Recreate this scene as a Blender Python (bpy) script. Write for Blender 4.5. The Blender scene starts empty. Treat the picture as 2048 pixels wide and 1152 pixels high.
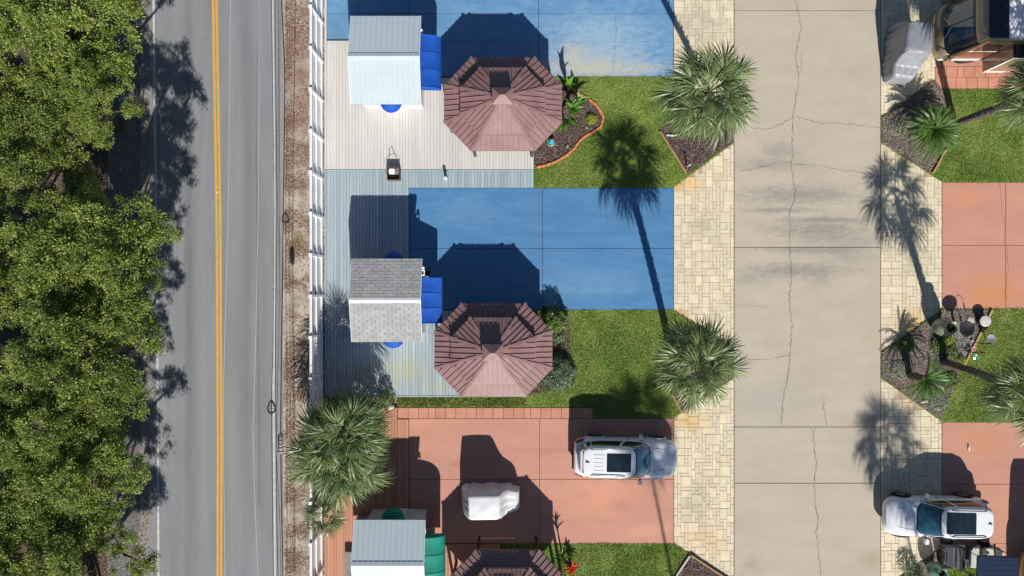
import bpy, math, random
import numpy as np
from mathutils import Vector, Matrix
random.seed(7)
sc = bpy.context.scene
R = math.radians

# ---------------------------------------------------------------- camera, sky, sun, exposure
CAM_H, PXM = 33.3, 41.0           # drone height in metres, photo pixels per metre on the ground
cam = bpy.data.cameras.new('camera'); cam_o = bpy.data.objects.new('camera', cam)
sc.collection.objects.link(cam_o); cam_o.location = (0, 0, CAM_H); cam_o.rotation_euler = (0, 0, 0)
cam.sensor_width = 36; cam.lens = 24.0; cam.clip_start = 0.5; cam.clip_end = 2000
sc.camera = cam_o
SUN_D = Vector((-0.244, 1.317, -1.0))   # a 1 m post throws its shadow 1.34 m, up the picture
w = bpy.data.worlds.new('World'); sc.world = w; w.use_nodes = True
nt = w.node_tree; bg = nt.nodes['Background']
sky = nt.nodes.new('ShaderNodeTexSky'); sky.sky_type = 'NISHITA'; sky.sun_disc = False
sky.sun_elevation = R(36.7); sky.sun_rotation = R(169.5); sky.air_density = 1.0; sky.dust_density = 0.4; sky.ozone_density = 3.0
nt.links.new(sky.outputs[0], bg.inputs[0]); bg.inputs[1].default_value = 0.056
sl = bpy.data.lights.new('sun', 'SUN'); sl.energy = 4.9; sl.angle = R(0.53); sl.color = (1.0, 0.955, 0.88)
so = bpy.data.objects.new('sun', sl); sc.collection.objects.link(so)
so.rotation_euler = SUN_D.to_track_quat('-Z', 'Y').to_euler(); so.location = (5, -30, 25)
sc.view_settings.view_transform = 'Standard'; sc.view_settings.look = 'None'
sc.view_settings.gamma = 1.0; sc.view_settings.exposure = 0.42; sc.view_settings.use_curve_mapping = False
sc.render.resolution_x, sc.render.resolution_y = 1024, 576

# ---------------------------------------------------------------- helpers
COL = sc.collection
def P(px, py, h=0.0):
    """a pixel of the photograph, at height h above ground, as a world x, y"""
    k = CAM_H / (CAM_H - h)
    return ((px - 1024) / PXM / k, -(py - 576) / PXM / k)
def G(x, y):
    return ((x - 1024) / PXM, -(y - 576) / PXM)

class MB:
    def __init__(s): s.v = []; s.f = []
    def add(s, vs, fs, M=None):
        o = len(s.v)
        s.v += [tuple(M @ Vector(p)) if M is not None else tuple(p) for p in vs]
        s.f += [tuple(i + o for i in f) for f in fs]; return s
    def box(s, x0, x1, y0, y1, z0, z1, M=None):
        return s.add([(x0,y0,z0),(x1,y0,z0),(x1,y1,z0),(x0,y1,z0),(x0,y0,z1),(x1,y0,z1),(x1,y1,z1),(x0,y1,z1)],
            [(3,2,1,0),(4,5,6,7),(0,1,5,4),(1,2,6,5),(2,3,7,6),(3,0,4,7)], M)
    def cbox(s, x0, x1, y0, y1, z0, z1, c=.01, M=None):
        a = [(x0,y0,z0),(x1,y0,z0),(x1,y1,z0),(x0,y1,z0),(x0,y0,z1-c),(x1,y0,z1-c),(x1,y1,z1-c),(x0,y1,z1-c),
             (x0+c,y0+c,z1),(x1-c,y0+c,z1),(x1-c,y1-c,z1),(x0+c,y1-c,z1)]
        f = [(3,2,1,0),(8,9,10,11)]
        for o in (0, 4):
            for i in range(4): j = (i+1) % 4; f.append((o+i, o+j, o+4+j, o+4+i))
        return s.add(a, f, M)
    def rbox(s, x0, x1, y0, y1, z0, z1, c=.05, n=4, M=None, ct=None):
        """box with rounded vertical corners and a chamfered top"""
        ct = c*.5 if ct is None else ct
        pts = []
        for cx, cy, a0 in ((x1-c,y1-c,0),(x0+c,y1-c,90),(x0+c,y0+c,180),(x1-c,y0+c,270)):
            for i in range(n+1):
                a = R(a0 + 90*i/n); pts.append((cx, cy, math.cos(a), math.sin(a)))
        rings = []
        for z, r in ((z0, c), (z1-ct, c), (z1-ct*.3, c-ct*.3), (z1, c-ct)):
            rings.append([(cx+dx*r, cy+dy*r, z) for cx, cy, dx, dy in pts])
        return s.loft(rings, True, True, M)
    def loft(s, rings, closed=True, caps=True, M=None):
        n = len(rings[0]); vs = [p for r in rings for p in r]; fs = []
        for i in range(len(rings)-1):
            for j in range(n if closed else n-1):
                k = (j+1) % n; fs.append((i*n+j, i*n+k, (i+1)*n+k, (i+1)*n+j))
        if caps and closed:
            fs.append(tuple(reversed(range(n)))); fs.append(tuple(range((len(rings)-1)*n, len(rings)*n)))
        return s.add(vs, fs, M)
    def tube(s, pts, rad, n=8, M=None):
        pts = [Vector(p) for p in pts]
        if not isinstance(rad, (list, tuple)): rad = [rad]*len(pts)
        rings = []
        for i, p in enumerate(pts):
            d = (pts[min(i+1, len(pts)-1)] - pts[max(i-1, 0)]).normalized()
            u = d.cross(Vector((0,0,1)) if abs(d.z) < .9 else Vector((1,0,0))).normalized(); v = u.cross(d).normalized()
            rings.append([tuple(p + (u*math.cos(2*math.pi*j/n) + v*math.sin(2*math.pi*j/n))*rad[i]) for j in range(n)])
        return s.loft(rings, True, True, M)
    def lathe(s, prof, n=20, M=None):
        return s.loft([[(r*math.cos(2*math.pi*j/n), r*math.sin(2*math.pi*j/n), z) for j in range(n)] for r, z in prof], True, True, M)
    def prism(s, poly, z0, z1):
        n = len(poly)
        vs = [(x,y,z0) for x,y in poly] + [(x,y,z1) for x,y in poly]
        return s.add(vs, [tuple(reversed(range(n))), tuple(range(n, 2*n))] + [(i,(i+1)%n,n+(i+1)%n,n+i) for i in range(n)])
    def bar(s, a, b, wd, ht, up=(0,0,1)):
        a, b = Vector(a), Vector(b); d = (b-a); L = d.length; d.normalize()
        side = d.cross(Vector(up)).normalized(); u = side.cross(d).normalized()
        M = Matrix((( d.x, side.x, u.x, a.x),(d.y, side.y, u.y, a.y),(d.z, side.z, u.z, a.z),(0,0,0,1)))
        return s.box(0, L, -wd/2, wd/2, -ht/2, ht/2, M)
    def mesh(s, name):
        m = bpy.data.meshes.new(name); m.from_pydata(s.v, [], s.f); m.update(); return m

def ccw(poly):
    a = sum(poly[i][0]*poly[(i+1)%len(poly)][1] - poly[(i+1)%len(poly)][0]*poly[i][1] for i in range(len(poly)))
    return poly if a > 0 else list(reversed(poly))
def put(name, data, mat, parent=None, smooth=False, loc=None, rot=None, scale=None, label=None):
    m = data.mesh(name) if isinstance(data, MB) else data
    if mat is not None and not m.materials: m.materials.append(mat)
    if smooth: m.polygons.foreach_set('use_smooth', [True]*len(m.polygons))
    o = bpy.data.objects.new(name, m); COL.objects.link(o)
    if parent is not None: o.parent = parent
    if loc is not None: o.location = loc
    if rot is not None: o.rotation_euler = rot
    if scale is not None: o.scale = scale
    if label: o['label'] = label
    return o
def tag(o, label, cat, group=None, kind=None):
    o['label'] = label; o['category'] = cat
    if group: o['group'] = group
    if kind: o['kind'] = kind
    return o
def thing(name, label, cat, loc=(0,0,0), rz=0, group=None):
    o = bpy.data.objects.new(name, None); COL.objects.link(o); o.empty_display_size = .2
    o.location = loc; o.rotation_euler = (0,0,rz)
    return tag(o, label, cat, group)
def struct(name, data, mat, **k):
    o = put(name, data, mat, **k); o['kind'] = 'structure'; return o
def dup(root, loc, rz, label):
    r = root.copy(); COL.objects.link(r); r.location = loc; r.rotation_euler = (0,0,rz); r['label'] = label
    for ch in list(root.children):
        c = ch.copy(); COL.objects.link(c); c.parent = r
        for g in list(ch.children):
            d = g.copy(); COL.objects.link(d); d.parent = c
    return r
def subsurf(o, n=2):
    m = o.modifiers.new('s', 'SUBSURF'); m.levels = n; m.render_levels = n

# ---------------------------------------------------------------- materials
def proc(name, c1, c2=None, scale=1.5, rough=.8, bump=.15, bscale=40, fine=.12, rnd=0., stretch=(1,1,1), stains=(),
         metallic=0., spec=.3, coat=0., lo=.35, hi=.65, attr=None, translucent=0., bdist=.02, hue=0., specks=None):
    m = bpy.data.materials.new(name); m.use_nodes = True; N = m.node_tree.nodes; L = m.node_tree.links
    b = N['Principled BSDF']; c2 = c2 or c1
    geo = N.new('ShaderNodeNewGeometry'); mp = N.new('ShaderNodeMapping'); mp.inputs['Scale'].default_value = stretch
    L.new(geo.outputs['Position'], mp.inputs['Vector'])
    n1 = N.new('ShaderNodeTexNoise'); n1.inputs['Scale'].default_value = scale; n1.inputs['Detail'].default_value = 7; n1.inputs['Roughness'].default_value = .62
    L.new(mp.outputs[0], n1.inputs['Vector'])
    mr = N.new('ShaderNodeMapRange'); mr.inputs['From Min'].default_value = lo; mr.inputs['From Max'].default_value = hi
    if attr:
        at = N.new('ShaderNodeAttribute'); at.attribute_name = attr; L.new(at.outputs['Fac'], mr.inputs['Value'])
        mr.inputs['From Min'].default_value = 0; mr.inputs['From Max'].default_value = 1
    else: L.new(n1.outputs['Fac'], mr.inputs['Value'])
    mx = N.new('ShaderNodeMix'); mx.data_type = 'RGBA'
    mx.inputs['A'].default_value = (*c1, 1); mx.inputs['B'].default_value = (*c2, 1); L.new(mr.outputs[0], mx.inputs['Factor'])
    col = mx.outputs['Result']
    for st in stains:
        cx, cy, rx, ry, sc_, k = st[:6]; nsc = st[6] if len(st) > 6 else 1.6
        sb = N.new('ShaderNodeVectorMath'); sb.operation = 'SUBTRACT'; sb.inputs[1].default_value = (cx, cy, 0); L.new(geo.outputs['Position'], sb.inputs[0])
        ml = N.new('ShaderNodeVectorMath'); ml.operation = 'MULTIPLY'; ml.inputs[1].default_value = (1/rx, 1/ry, 0); L.new(sb.outputs[0], ml.inputs[0])
        ln = N.new('ShaderNodeVectorMath'); ln.operation = 'LENGTH'; L.new(ml.outputs[0], ln.inputs[0])
        ns = N.new('ShaderNodeTexNoise'); ns.inputs['Scale'].default_value = nsc; ns.inputs['Detail'].default_value = 7; ns.inputs['Roughness'].default_value = .65
        L.new(mp.outputs[0], ns.inputs['Vector'])
        ad = N.new('ShaderNodeMath'); ad.operation = 'MULTIPLY_ADD'; ad.inputs[1].default_value = 1.9; ad.inputs[2].default_value = -.95; L.new(ns.outputs['Fac'], ad.inputs[0])
        sm = N.new('ShaderNodeMath'); sm.operation = 'SUBTRACT'; L.new(ln.outputs['Value'], sm.inputs[0]); L.new(ad.outputs[0], sm.inputs[1])
        m2 = N.new('ShaderNodeMapRange'); m2.interpolation_type = 'SMOOTHSTEP'
        m2.inputs['From Min'].default_value = 1.15; m2.inputs['From Max'].default_value = -.05; m2.inputs['To Max'].default_value = k; L.new(sm.outputs[0], m2.inputs['Value'])
        x2 = N.new('ShaderNodeMix'); x2.data_type = 'RGBA'; L.new(m2.outputs[0], x2.inputs['Factor']); L.new(col, x2.inputs['A']); x2.inputs['B'].default_value = (*sc_, 1)
        col = x2.outputs['Result']
    if specks:                                   # small spots of oil, grit or chipped paint
        ssc, thr, scol, sk = specks
        n3 = N.new('ShaderNodeTexNoise'); n3.inputs['Scale'].default_value = ssc; n3.inputs['Detail'].default_value = 5; n3.inputs['Roughness'].default_value = .7
        L.new(geo.outputs['Position'], n3.inputs['Vector'])
        m3 = N.new('ShaderNodeMapRange'); m3.inputs['From Min'].default_value = thr; m3.inputs['From Max'].default_value = thr+.06; m3.inputs['To Max'].default_value = sk; L.new(n3.outputs['Fac'], m3.inputs['Value'])
        x3 = N.new('ShaderNodeMix'); x3.data_type = 'RGBA'; L.new(m3.outputs[0], x3.inputs['Factor']); L.new(col, x3.inputs['A']); x3.inputs['B'].default_value = (*scol, 1); col = x3.outputs['Result']
    n2 = N.new('ShaderNodeTexNoise'); n2.inputs['Scale'].default_value = bscale; n2.inputs['Detail'].default_value = 4
    L.new(mp.outputs[0], n2.inputs['Vector'])
    if fine:
        f = N.new('ShaderNodeMapRange'); f.inputs['From Min'].default_value = .25; f.inputs['From Max'].default_value = .75
        f.inputs['To Min'].default_value = 1-fine; f.inputs['To Max'].default_value = 1+fine; L.new(n2.outputs['Fac'], f.inputs['Value'])
        v = N.new('ShaderNodeVectorMath'); v.operation = 'SCALE'; L.new(col, v.inputs[0]); L.new(f.outputs[0], v.inputs['Scale']); col = v.outputs[0]
    if rnd or hue:
        oi = N.new('ShaderNodeObjectInfo')
        f = N.new('ShaderNodeMapRange'); f.inputs['To Min'].default_value = 1-rnd; f.inputs['To Max'].default_value = 1+rnd; L.new(oi.outputs['Random'], f.inputs['Value'])
        v = N.new('ShaderNodeVectorMath'); v.operation = 'SCALE'; L.new(col, v.inputs[0]); L.new(f.outputs[0], v.inputs['Scale']); col = v.outputs[0]
    L.new(col, b.inputs['Base Color'])
    b.inputs['Roughness'].default_value = rough; b.inputs['Metallic'].default_value = metallic
    b.inputs['Specular IOR Level'].default_value = spec; b.inputs['Coat Weight'].default_value = coat; b.inputs['Coat Roughness'].default_value = .04
    if bump:
        bp = N.new('ShaderNodeBump'); bp.inputs['Strength'].default_value = bump; bp.inputs['Distance'].default_value = bdist
        L.new(n2.outputs['Fac'], bp.inputs['Height']); L.new(bp.outputs[0], b.inputs['Normal'])
    if translucent:
        tr = N.new('ShaderNodeBsdfTranslucent'); L.new(col, tr.inputs['Color'])
        ms = N.new('ShaderNodeMixShader'); ms.inputs[0].default_value = translucent
        L.new(b.outputs[0], ms.inputs[1]); L.new(tr.outputs[0], ms.inputs[2]); L.new(ms.outputs[0], N['Material Output'].inputs['Surface'])
    return m
def S(px, py, rx, ry, col, k, *a):        # a stain, given in photo pixels
    x, y = G(px, py); return (x, y, rx/PXM, ry/PXM, col, k, *a)

MT = {}
MT['sand'] = proc('sandy_soil', (.30,.245,.19), (.17,.125,.09), 2.2, .95, .5, 30, .25)
MT['woodland'] = proc('woodland_soil', (.10,.075,.055), (.05,.04,.03), 1.2, .95, .5, 25, .3)
MT['verge'] = proc('verge_soil', (.44,.38,.32), (.24,.18,.14), 1.3, .95, .5, 30, .3, lo=.42, hi=.62,
    stains=[S(595,480,16,26,(.10,.13,.03),.8,3.0), S(600,180,30,160,(.24,.15,.11),.6,3.0)])
MT['asphalt'] = proc('asphalt', (.232,.236,.25), (.19,.194,.207), .9, .9, .35, 55, .18, specks=(4.5,.66,(.10,.10,.105),.7), stretch=(1.6,.12,1),
    stains=[S(378,560,14,900,(.14,.143,.15),.7,1.2), S(495,560,16,900,(.15,.153,.16),.6,1.2), S(355,560,10,900,(.2,.2,.205),.4,1.5)])
MT['path'] = proc('path_asphalt', (.16,.16,.17), (.12,.12,.125), 1., .9, .3, 45, .15)
MT['gravel'] = proc('gravel_strip', (.34,.31,.29), (.16,.15,.145), 9., .95, .8, 22, .35)
MT['gutter'] = proc('gutter_concrete', (.27,.27,.27), (.22,.22,.22), 1.5, .9, .3, 45, .12)
MT['yellow'] = proc('yellow_line_paint', (.62,.345,.045), (.50,.30,.07), 3., .6, .15, 60, .2)
MT['white_line'] = proc('white_line_paint', (.52,.52,.51), (.38,.38,.37), 4., .6, .15, 60, .2)
MT['blue1'] = proc('blue_pad_worn', (.085,.215,.40), (.135,.275,.445), 1.4, .62, .12, 30, .07, spec=.4, stretch=(.7,1.3,1), specks=(3.5,.68,(.38,.42,.42),.5),
    stains=[S(1200,75,150,70,(.27,.385,.49),.8,3.2), S(1190,125,170,44,(.34,.41,.44),.8,3.5), S(1180,138,130,26,(.44,.42,.33),.9,4.0), S(1145,110,34,34,(.42,.41,.34),.75,4.), S(1290,140,60,18,(.42,.42,.36),.7,4.), S(675,60,30,50,(.09,.21,.33),.8,1.)])
MT['blue2'] = proc('blue_pad_painted', (.055,.172,.345), (.076,.205,.38), 1.2, .58, .12, 30, .06, spec=.4, specks=(3.0,.69,(.20,.32,.42),.5), stretch=(.5,1.6,1),
    stains=[S(1100,600,18,30,(.24,.36,.42),.7,2.), S(1180,560,160,40,(.13,.28,.46),.5,1.5), S(930,420,80,40,(.12,.26,.42),.5,2.4), S(1120,430,240,7,(.05,.13,.26),.35,3.), S(1120,468,240,7,(.05,.13,.26),.3,3.), S(1180,580,150,10,(.14,.27,.40),.5,3.), S(1260,400,90,16,(.11,.25,.40),.5,3.)])
PK = ((.49,.248,.178), (.445,.218,.162))
MT['pink'] = proc('salmon_concrete', *PK, .7, .75, .15, 35, .07, stretch=(.6,1.4,1), specks=(3.2,.68,(.33,.15,.12),.5),
    stains=[S(1120,900,230,8,(.34,.165,.135),.4,3.), S(1120,1040,230,8,(.36,.17,.14),.3,3.), S(1200,1000,110,50,(.56,.26,.16),.6,1.2), S(830,845,60,20,(.60,.29,.19),.6,1.5), S(1000,870,40,25,(.48,.24,.19),.5,2.),
            S(1985,590,90,60,(.50,.215,.085),.9,1.1), S(1930,395,45,25,(.56,.24,.12),.7,1.5), S(1960,880,60,40,(.49,.22,.11),.8,1.2), S(2020,1020,40,70,(.52,.26,.15),.5,1.2), S(1195,920,30,15,(.40,.18,.14),.6,2.5), S(1240,1010,34,16,(.36,.19,.15),.6,4.), S(1160,990,26,12,(.38,.2,.16),.5,4.), S(880,930,40,30,(.42,.23,.18),.5,3.), S(1300,1060,50,20,(.57,.30,.20),.6,3.), S(960,1000,80,60,(.44,.235,.19),.5,3.)])
MT['tile'] = proc('terracotta_tile', (.52,.25,.165), (.45,.20,.14), 1.8, .7, .15, 40, .08, rnd=.07)
MT['drive'] = proc('drive_concrete', specks=(5.,.67,(.20,.18,.16),.6), c1=(.445,.392,.312), c2=(.40,.35,.278), scale=.7, rough=.88, bump=.3, bscale=42, fine=.10, stretch=(.55,1.3,1),
    stains=[S(1600,390,150,26,(.235,.212,.188),.8,4.), S(1640,460,120,34,(.235,.212,.188),.8,4.), S(1590,540,140,22,(.24,.215,.19),.8,4.5), S(1560,420,110,8,(.22,.2,.18),.7,5.), S(1620,500,130,10,(.22,.2,.18),.7,5.), S(1650,440,110,7,(.22,.2,.18),.7,5.), S(1540,330,90,16,(.25,.225,.2),.6,4.), S(1690,500,80,40,(.265,.24,.21),.65,1.5),
            S(1500,560,60,14,(.26,.24,.22),.5,2.), S(1560,300,60,22,(.28,.25,.215),.7,1.6), S(1640,555,30,30,(.25,.225,.205),.5,2.), S(1740,640,24,120,(.42,.34,.26),.6,1.4), S(1500,1130,40,26,(.33,.27,.20),.7,1.6), S(1740,1120,30,30,(.34,.27,.19),.7,1.6), S(1530,800,120,60,(.36,.325,.28),.5,1.4)])
MT['joint'] = proc('joint_dirt', (.06,.055,.045), (.03,.028,.025), 6, .95, .3, 40, .2)
MT['crack'] = proc('crack_dirt', (.07,.06,.05), (.035,.03,.025), 6, .95, 0, 40, .2)
MT['stone'] = proc('stamped_stone', (.66,.575,.425), (.585,.50,.355), 2.0, .8, .6, 24, .14, rnd=.10, specks=(6.5,.64,(.36,.30,.21),.65), lo=.38, hi=.62,
    stains=[S(1370,365,46,30,(.60,.37,.13),.85,1.8), S(1380,845,50,30,(.60,.38,.14),.8,1.8), S(1410,1080,60,40,(.60,.44,.24),.6,1.8), S(1362,628,22,14,(.58,.30,.12),.8,2.), S(1830,650,50,45,(.60,.38,.14),.85,1.8), S(1830,790,46,40,(.60,.36,.16),.7,1.8), S(1820,310,50,26,(.56,.36,.16),.6,1.8),
            S(1400,50,60,60,(.36,.33,.27),.6,2.6), S(1405,450,50,50,(.42,.37,.28),.55,2.6), S(1395,1000,40,60,(.38,.34,.26),.5,2.8), S(1825,520,50,80,(.44,.39,.28),.45,2.8)])
MT['grout'] = proc('stamped_joint', (.42,.345,.23), (.33,.27,.18), 3, .9, .3, 40, .15)
MT['deckwhite'] = proc('white_deck_board', (.56,.55,.525), (.50,.485,.46), 1.2, .6, .1, 30, .05, rnd=.035, stretch=(4,.3,1))
MT['deckblue'] = proc('blue_grey_deck_board', (.335,.405,.44), (.27,.345,.385), 1.2, .55, .1, 30, .06, rnd=.10, stretch=(4,.3,1),
    stains=[S(810,740,70,40,(.42,.40,.25),.65,1.0), S(880,775,60,22,(.42,.41,.28),.6,1.0), S(720,750,60,40,(.24,.26,.20),.6,1.)])
MT['deckred'] = proc('red_deck_board', (.47,.235,.15), (.40,.195,.125), 1.2, .65, .1, 30, .06, rnd=.10, stretch=(4,.3,1))
MT['lawn'] = proc('lawn_soil', (.12,.20,.035), (.20,.23,.06), 1.4, .95, .5, 20, .3)
MT['grass'] = proc('grass_blades', (.135,.265,.033), (.42,.47,.13), 1., .7, 0, 20, 0, attr='tint', translucent=.25)
MT['strawgrass'] = proc('dry_grass_blades', (.10,.13,.03), (.30,.25,.11), 1., .8, 0, 20, 0, attr='tint', translucent=.2)
MT['mulch'] = proc('mulch_bed', (.085,.05,.045), (.045,.028,.026), 5, .95, .8, 25, .35)
MT['mulchgrey'] = proc('mulch_bed_weathered', (.21,.175,.15), (.10,.08,.07), 3, .95, .8, 25, .35)
MT['chips'] = proc('bark_chips', (.065,.038,.034), (.30,.225,.20), 1, .9, 0, 20, 0, attr='tint')
MT['litter'] = proc('leaf_litter', (.17,.085,.055), (.44,.33,.25), 1, .9, 0, 20, 0, attr='tint')
MT['brick'] = proc('terracotta_brick', (.62,.225,.085), (.52,.17,.07), 5, .8, .3, 40, .12, rnd=.10)
MT['timber'] = proc('timber_edging', (.42,.27,.12), (.33,.20,.09), 3, .8, .3, 30, .15, rnd=.06)
MT['vinyl'] = proc('white_vinyl', (.78,.78,.80), (.75,.75,.77), 2, .45, 0, 40, .02, spec=.4)
MT['metalwhite'] = proc('white_roof_metal', (.475,.55,.585), (.445,.52,.56), 1.2, .38, .03, 12, .02, spec=.5)
MT['wallwhite'] = proc('white_siding', (.55,.55,.56), (.53,.53,.54), 2, .6, .05, 20, .03)
MT['shingle'] = proc('grey_shingle', (.35,.355,.35), (.30,.305,.305), 3, .9, .4, 60, .18, rnd=.09)
MT['shingleback'] = proc('shingle_gap', (.10,.10,.10), None, 3, .9, .2, 60, .1)
MT['awnblue'] = proc('blue_awning_canvas', (.006,.078,.40), (.006,.06,.33), 3, .7, .5, 9, .05, spec=.3)
MT['awnteal'] = proc('teal_awning_canvas', (.004,.22,.165), (.004,.18,.135), 3, .7, .5, 9, .05, spec=.3)
MT['gaz'] = proc('brown_roof_metal', (.215,.122,.118), (.265,.162,.156), 1.3, .52, .03, 10, .06, rnd=.07, spec=.3, specks=(6.,.68,(.32,.22,.2),.5))
MT['gazpost'] = proc('dark_brown_post', (.05,.028,.022), None, 2, .5, 0)
MT['dark'] = proc('dark_metal', (.02,.02,.022), None, 2, .45, 0)
MT['black'] = proc('black_plastic', (.012,.012,.013), None, 2, .5, .02, 40, .05)
MT['cable'] = proc('black_cable', (.018,.018,.02), None, 2, .6, 0)
MT['wire'] = proc('aluminium_wire', (.62,.62,.62), None, 2, .35, 0, metallic=.4)
MT['paintwhite'] = proc('white_car_paint', (.72,.73,.75), (.71,.72,.745), 1, .22, 0, 20, 0, spec=.5, coat=1.)
MT['glass'] = proc('tinted_glass', (.006,.012,.018), (.012,.02,.026), 1.5, .04, 0, 20, 0, spec=.8, coat=.6)
MT['screen'] = proc('windscreen_glass', (.01,.05,.085), (.03,.12,.18), 2.5, .04, 0, 20, 0, spec=.9, coat=.8)
MT['tyre'] = proc('tyre_rubber', (.016,.016,.017), None, 2, .85, .1, 60, .1)
MT['rim'] = proc('alloy_rim', (.5,.5,.51), None, 2, .3, 0, metallic=.9)
MT['chrome'] = proc('chrome_trim', (.65,.66,.68), None, 2, .15, 0, metallic=1.)
MT['redlens'] = proc('red_lamp_lens', (.25,.008,.008), None, 2, .15, 0, coat=.6)
MT['lens'] = proc('clear_lamp_lens', (.22,.23,.25), None, 2, .1, 0, coat=.8)
MT['coverwhite'] = proc('white_cart_cover', (.66,.66,.68), (.62,.62,.64), 2, .45, .1, 14, .03, spec=.4)
MT['covergrey'] = proc('silver_cart_cover', (.25,.26,.285), (.20,.21,.23), 2, .42, .12, 14, .05, spec=.5)
MT['bark'] = proc('oak_bark', (.14,.11,.085), (.08,.06,.05), 4, .95, .6, 20, .25)
MT['palmtrunk'] = proc('palm_trunk_bark', (.15,.12,.10), (.08,.065,.055), 6, .95, .8, 16, .3)
MT['leaf'] = proc('oak_leaves', (.10,.17,.028), (.47,.53,.13), 1, .5, 0, 20, 0, attr='tint', translucent=.42, rnd=.16, spec=.4)
MT['palm'] = proc('palm_leaves', (.052,.10,.026), (.25,.31,.12), 1, .42, 0, 20, 0, attr='tint', translucent=.2, rnd=.18, spec=.5)
MT['palmdry'] = proc('palm_leaves_dry', (.20,.15,.05), (.34,.27,.12), 1, .6, 0, 20, 0, attr='tint', translucent=.2, rnd=.18)
MT['sago'] = proc('sago_leaves', (.04,.115,.018), (.17,.29,.06), 1, .38, 0, 20, 0, attr='tint', translucent=.15, rnd=.15, spec=.5)
MT['shrub'] = proc('shrub_leaves', (.06,.12,.02), (.24,.33,.09), 1, .4, 0, 20, 0, attr='tint', translucent=.25, spec=.5)
MT['shrubgrey'] = proc('shrub_leaves_blue', (.05,.10,.035), (.27,.34,.22), 1, .4, 0, 20, 0, attr='tint', translucent=.2, spec=.5)
MT['banana'] = proc('broad_leaves', (.055,.16,.02), (.17,.32,.05), 1, .4, 0, 20, 0, attr='tint', translucent=.3, rnd=.2, spec=.5)
MT['lime'] = proc('lime_leaves', (.25,.34,.03), (.40,.45,.07), 1, .5, 0, 20, 0, attr='tint', translucent=.3)
MT['silver'] = proc('silver_leaves', (.30,.33,.24), (.45,.46,.34), 1, .6, 0, 20, 0, attr='tint', translucent=.2)
MT['redleaf'] = proc('red_leaves', (.50,.02,.015), (.60,.12,.03), 1, .5, 0, 20, 0, attr='tint', translucent=.3)
MT['yelleaf'] = proc('yellow_leaves', (.35,.34,.06), (.55,.50,.17), 1, .5, 0, 20, 0, attr='tint', translucent=.3)
MT['urn'] = proc('green_glazed_urn', (.13,.17,.11), (.23,.26,.17), 3, .25, .03, 10, .1, spec=.6, coat=.4)
MT['urn2'] = proc('teal_glazed_urn', (.06,.15,.11), (.13,.24,.18), 3, .25, .03, 10, .1, spec=.6, coat=.4)
MT['grey'] = proc('grey_resin', (.24,.24,.25), (.18,.18,.19), 3, .7, .1, 30, .1)
MT['stonegrey'] = proc('pale_stone', (.55,.53,.48), (.42,.40,.36), 6, .9, .4, 30, .2)
MT['turq'] = proc('turquoise_glaze', (.02,.36,.40), None, 3, .35, 0, coat=.3)
MT['pinkflower'] = proc('pink_petal', (.62,.22,.24), None, 3, .6, 0)
MT['white'] = proc('white_plastic', (.78,.78,.77), None, 3, .5, 0)
MT['tan'] = proc('tan_wood', (.50,.32,.18), (.42,.26,.14), 4, .7, .1, 30, .08)
MT['brownwood'] = proc('dark_wood', (.14,.06,.035), (.09,.04,.025), 4, .6, .1, 30, .1)
MT['rust'] = proc('rust_stain', (.42,.14,.05), (.50,.22,.13), 8, .9, 0, 30, .2)
MT['rvtan'] = proc('champagne_paint', (.33,.255,.155), (.28,.21,.125), 1, .25, 0, 20, .02, coat=1., metallic=.3)
MT['rvmaroon'] = proc('maroon_paint', (.16,.045,.035), None, 1, .2, 0, coat=1.)
MT['rvdark'] = proc('dark_navy_cap', (.012,.017,.035), None, 1, .25, 0, coat=.6)
MT['cartnavy'] = proc('navy_canopy', (.012,.022,.045), (.02,.03,.055), 2, .3, .02, 10, .05, coat=.5)
MT['cartgrey'] = proc('grey_cart_body', (.11,.11,.12), (.09,.09,.10), 3, .4, .02, 30, .05)
MT['deckgap'] = proc('deck_gap', (.42,.41,.39), None, 3, .9, 0, 40, .1)
MT['deckgapblue'] = proc('deck_gap_blue', (.13,.165,.185), None, 3, .9, 0, 40, .1)
MT['roofgap'] = proc('roof_seam_grey', (.16,.18,.19), None, 3, .6, 0, 40, .1)
MT['chipsgrey'] = proc('bark_chips_weathered', (.10,.075,.06), (.40,.33,.29), 1, .9, 0, 20, 0, attr='tint')
MT['bluescreen'] = proc('windscreen_painted_sky', (.015,.09,.17), (.03,.16,.26), 2.5, .05, 0, 20, 0, spec=.9, coat=.8)  # blue of the reflected sky is put into the glass base colour
MT['deckgapred'] = proc('deck_gap_red', (.24,.11,.07), None, 3, .9, 0, 40, .1)

# ---------------------------------------------------------------- leaf-like meshes
def np_mesh(name, V, F, tint=None):
    """V (n,3), F (m,k) with the same k for every face; tint per vertex"""
    m = bpy.data.meshes.new(name); n, k = F.shape
    m.vertices.add(len(V)); m.vertices.foreach_set('co', V.astype(np.float32).ravel())
    m.loops.add(n*k); m.loops.foreach_set('vertex_index', F.astype(np.int32).ravel())
    m.polygons.add(n); m.polygons.foreach_set('loop_start', np.arange(0, n*k, k, dtype=np.int32))
    m.update(calc_edges=True)
    if tint is not None:
        a = m.attributes.new('tint', 'FLOAT', 'POINT'); a.data.foreach_set('value', tint.astype(np.float32))
    m.validate(); return m
def leaf_quads(name, C, A, B, tint):
    n = len(C); V = np.stack([C-A, C+B-A*.1, C+A, C-B-A*.1], 1).reshape(-1, 3)
    return np_mesh(name, V, np.arange(4*n).reshape(-1, 4), np.repeat(tint, 4))
def unit(v): return v / (np.linalg.norm(v, axis=1, keepdims=True) + 1e-9)
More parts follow.
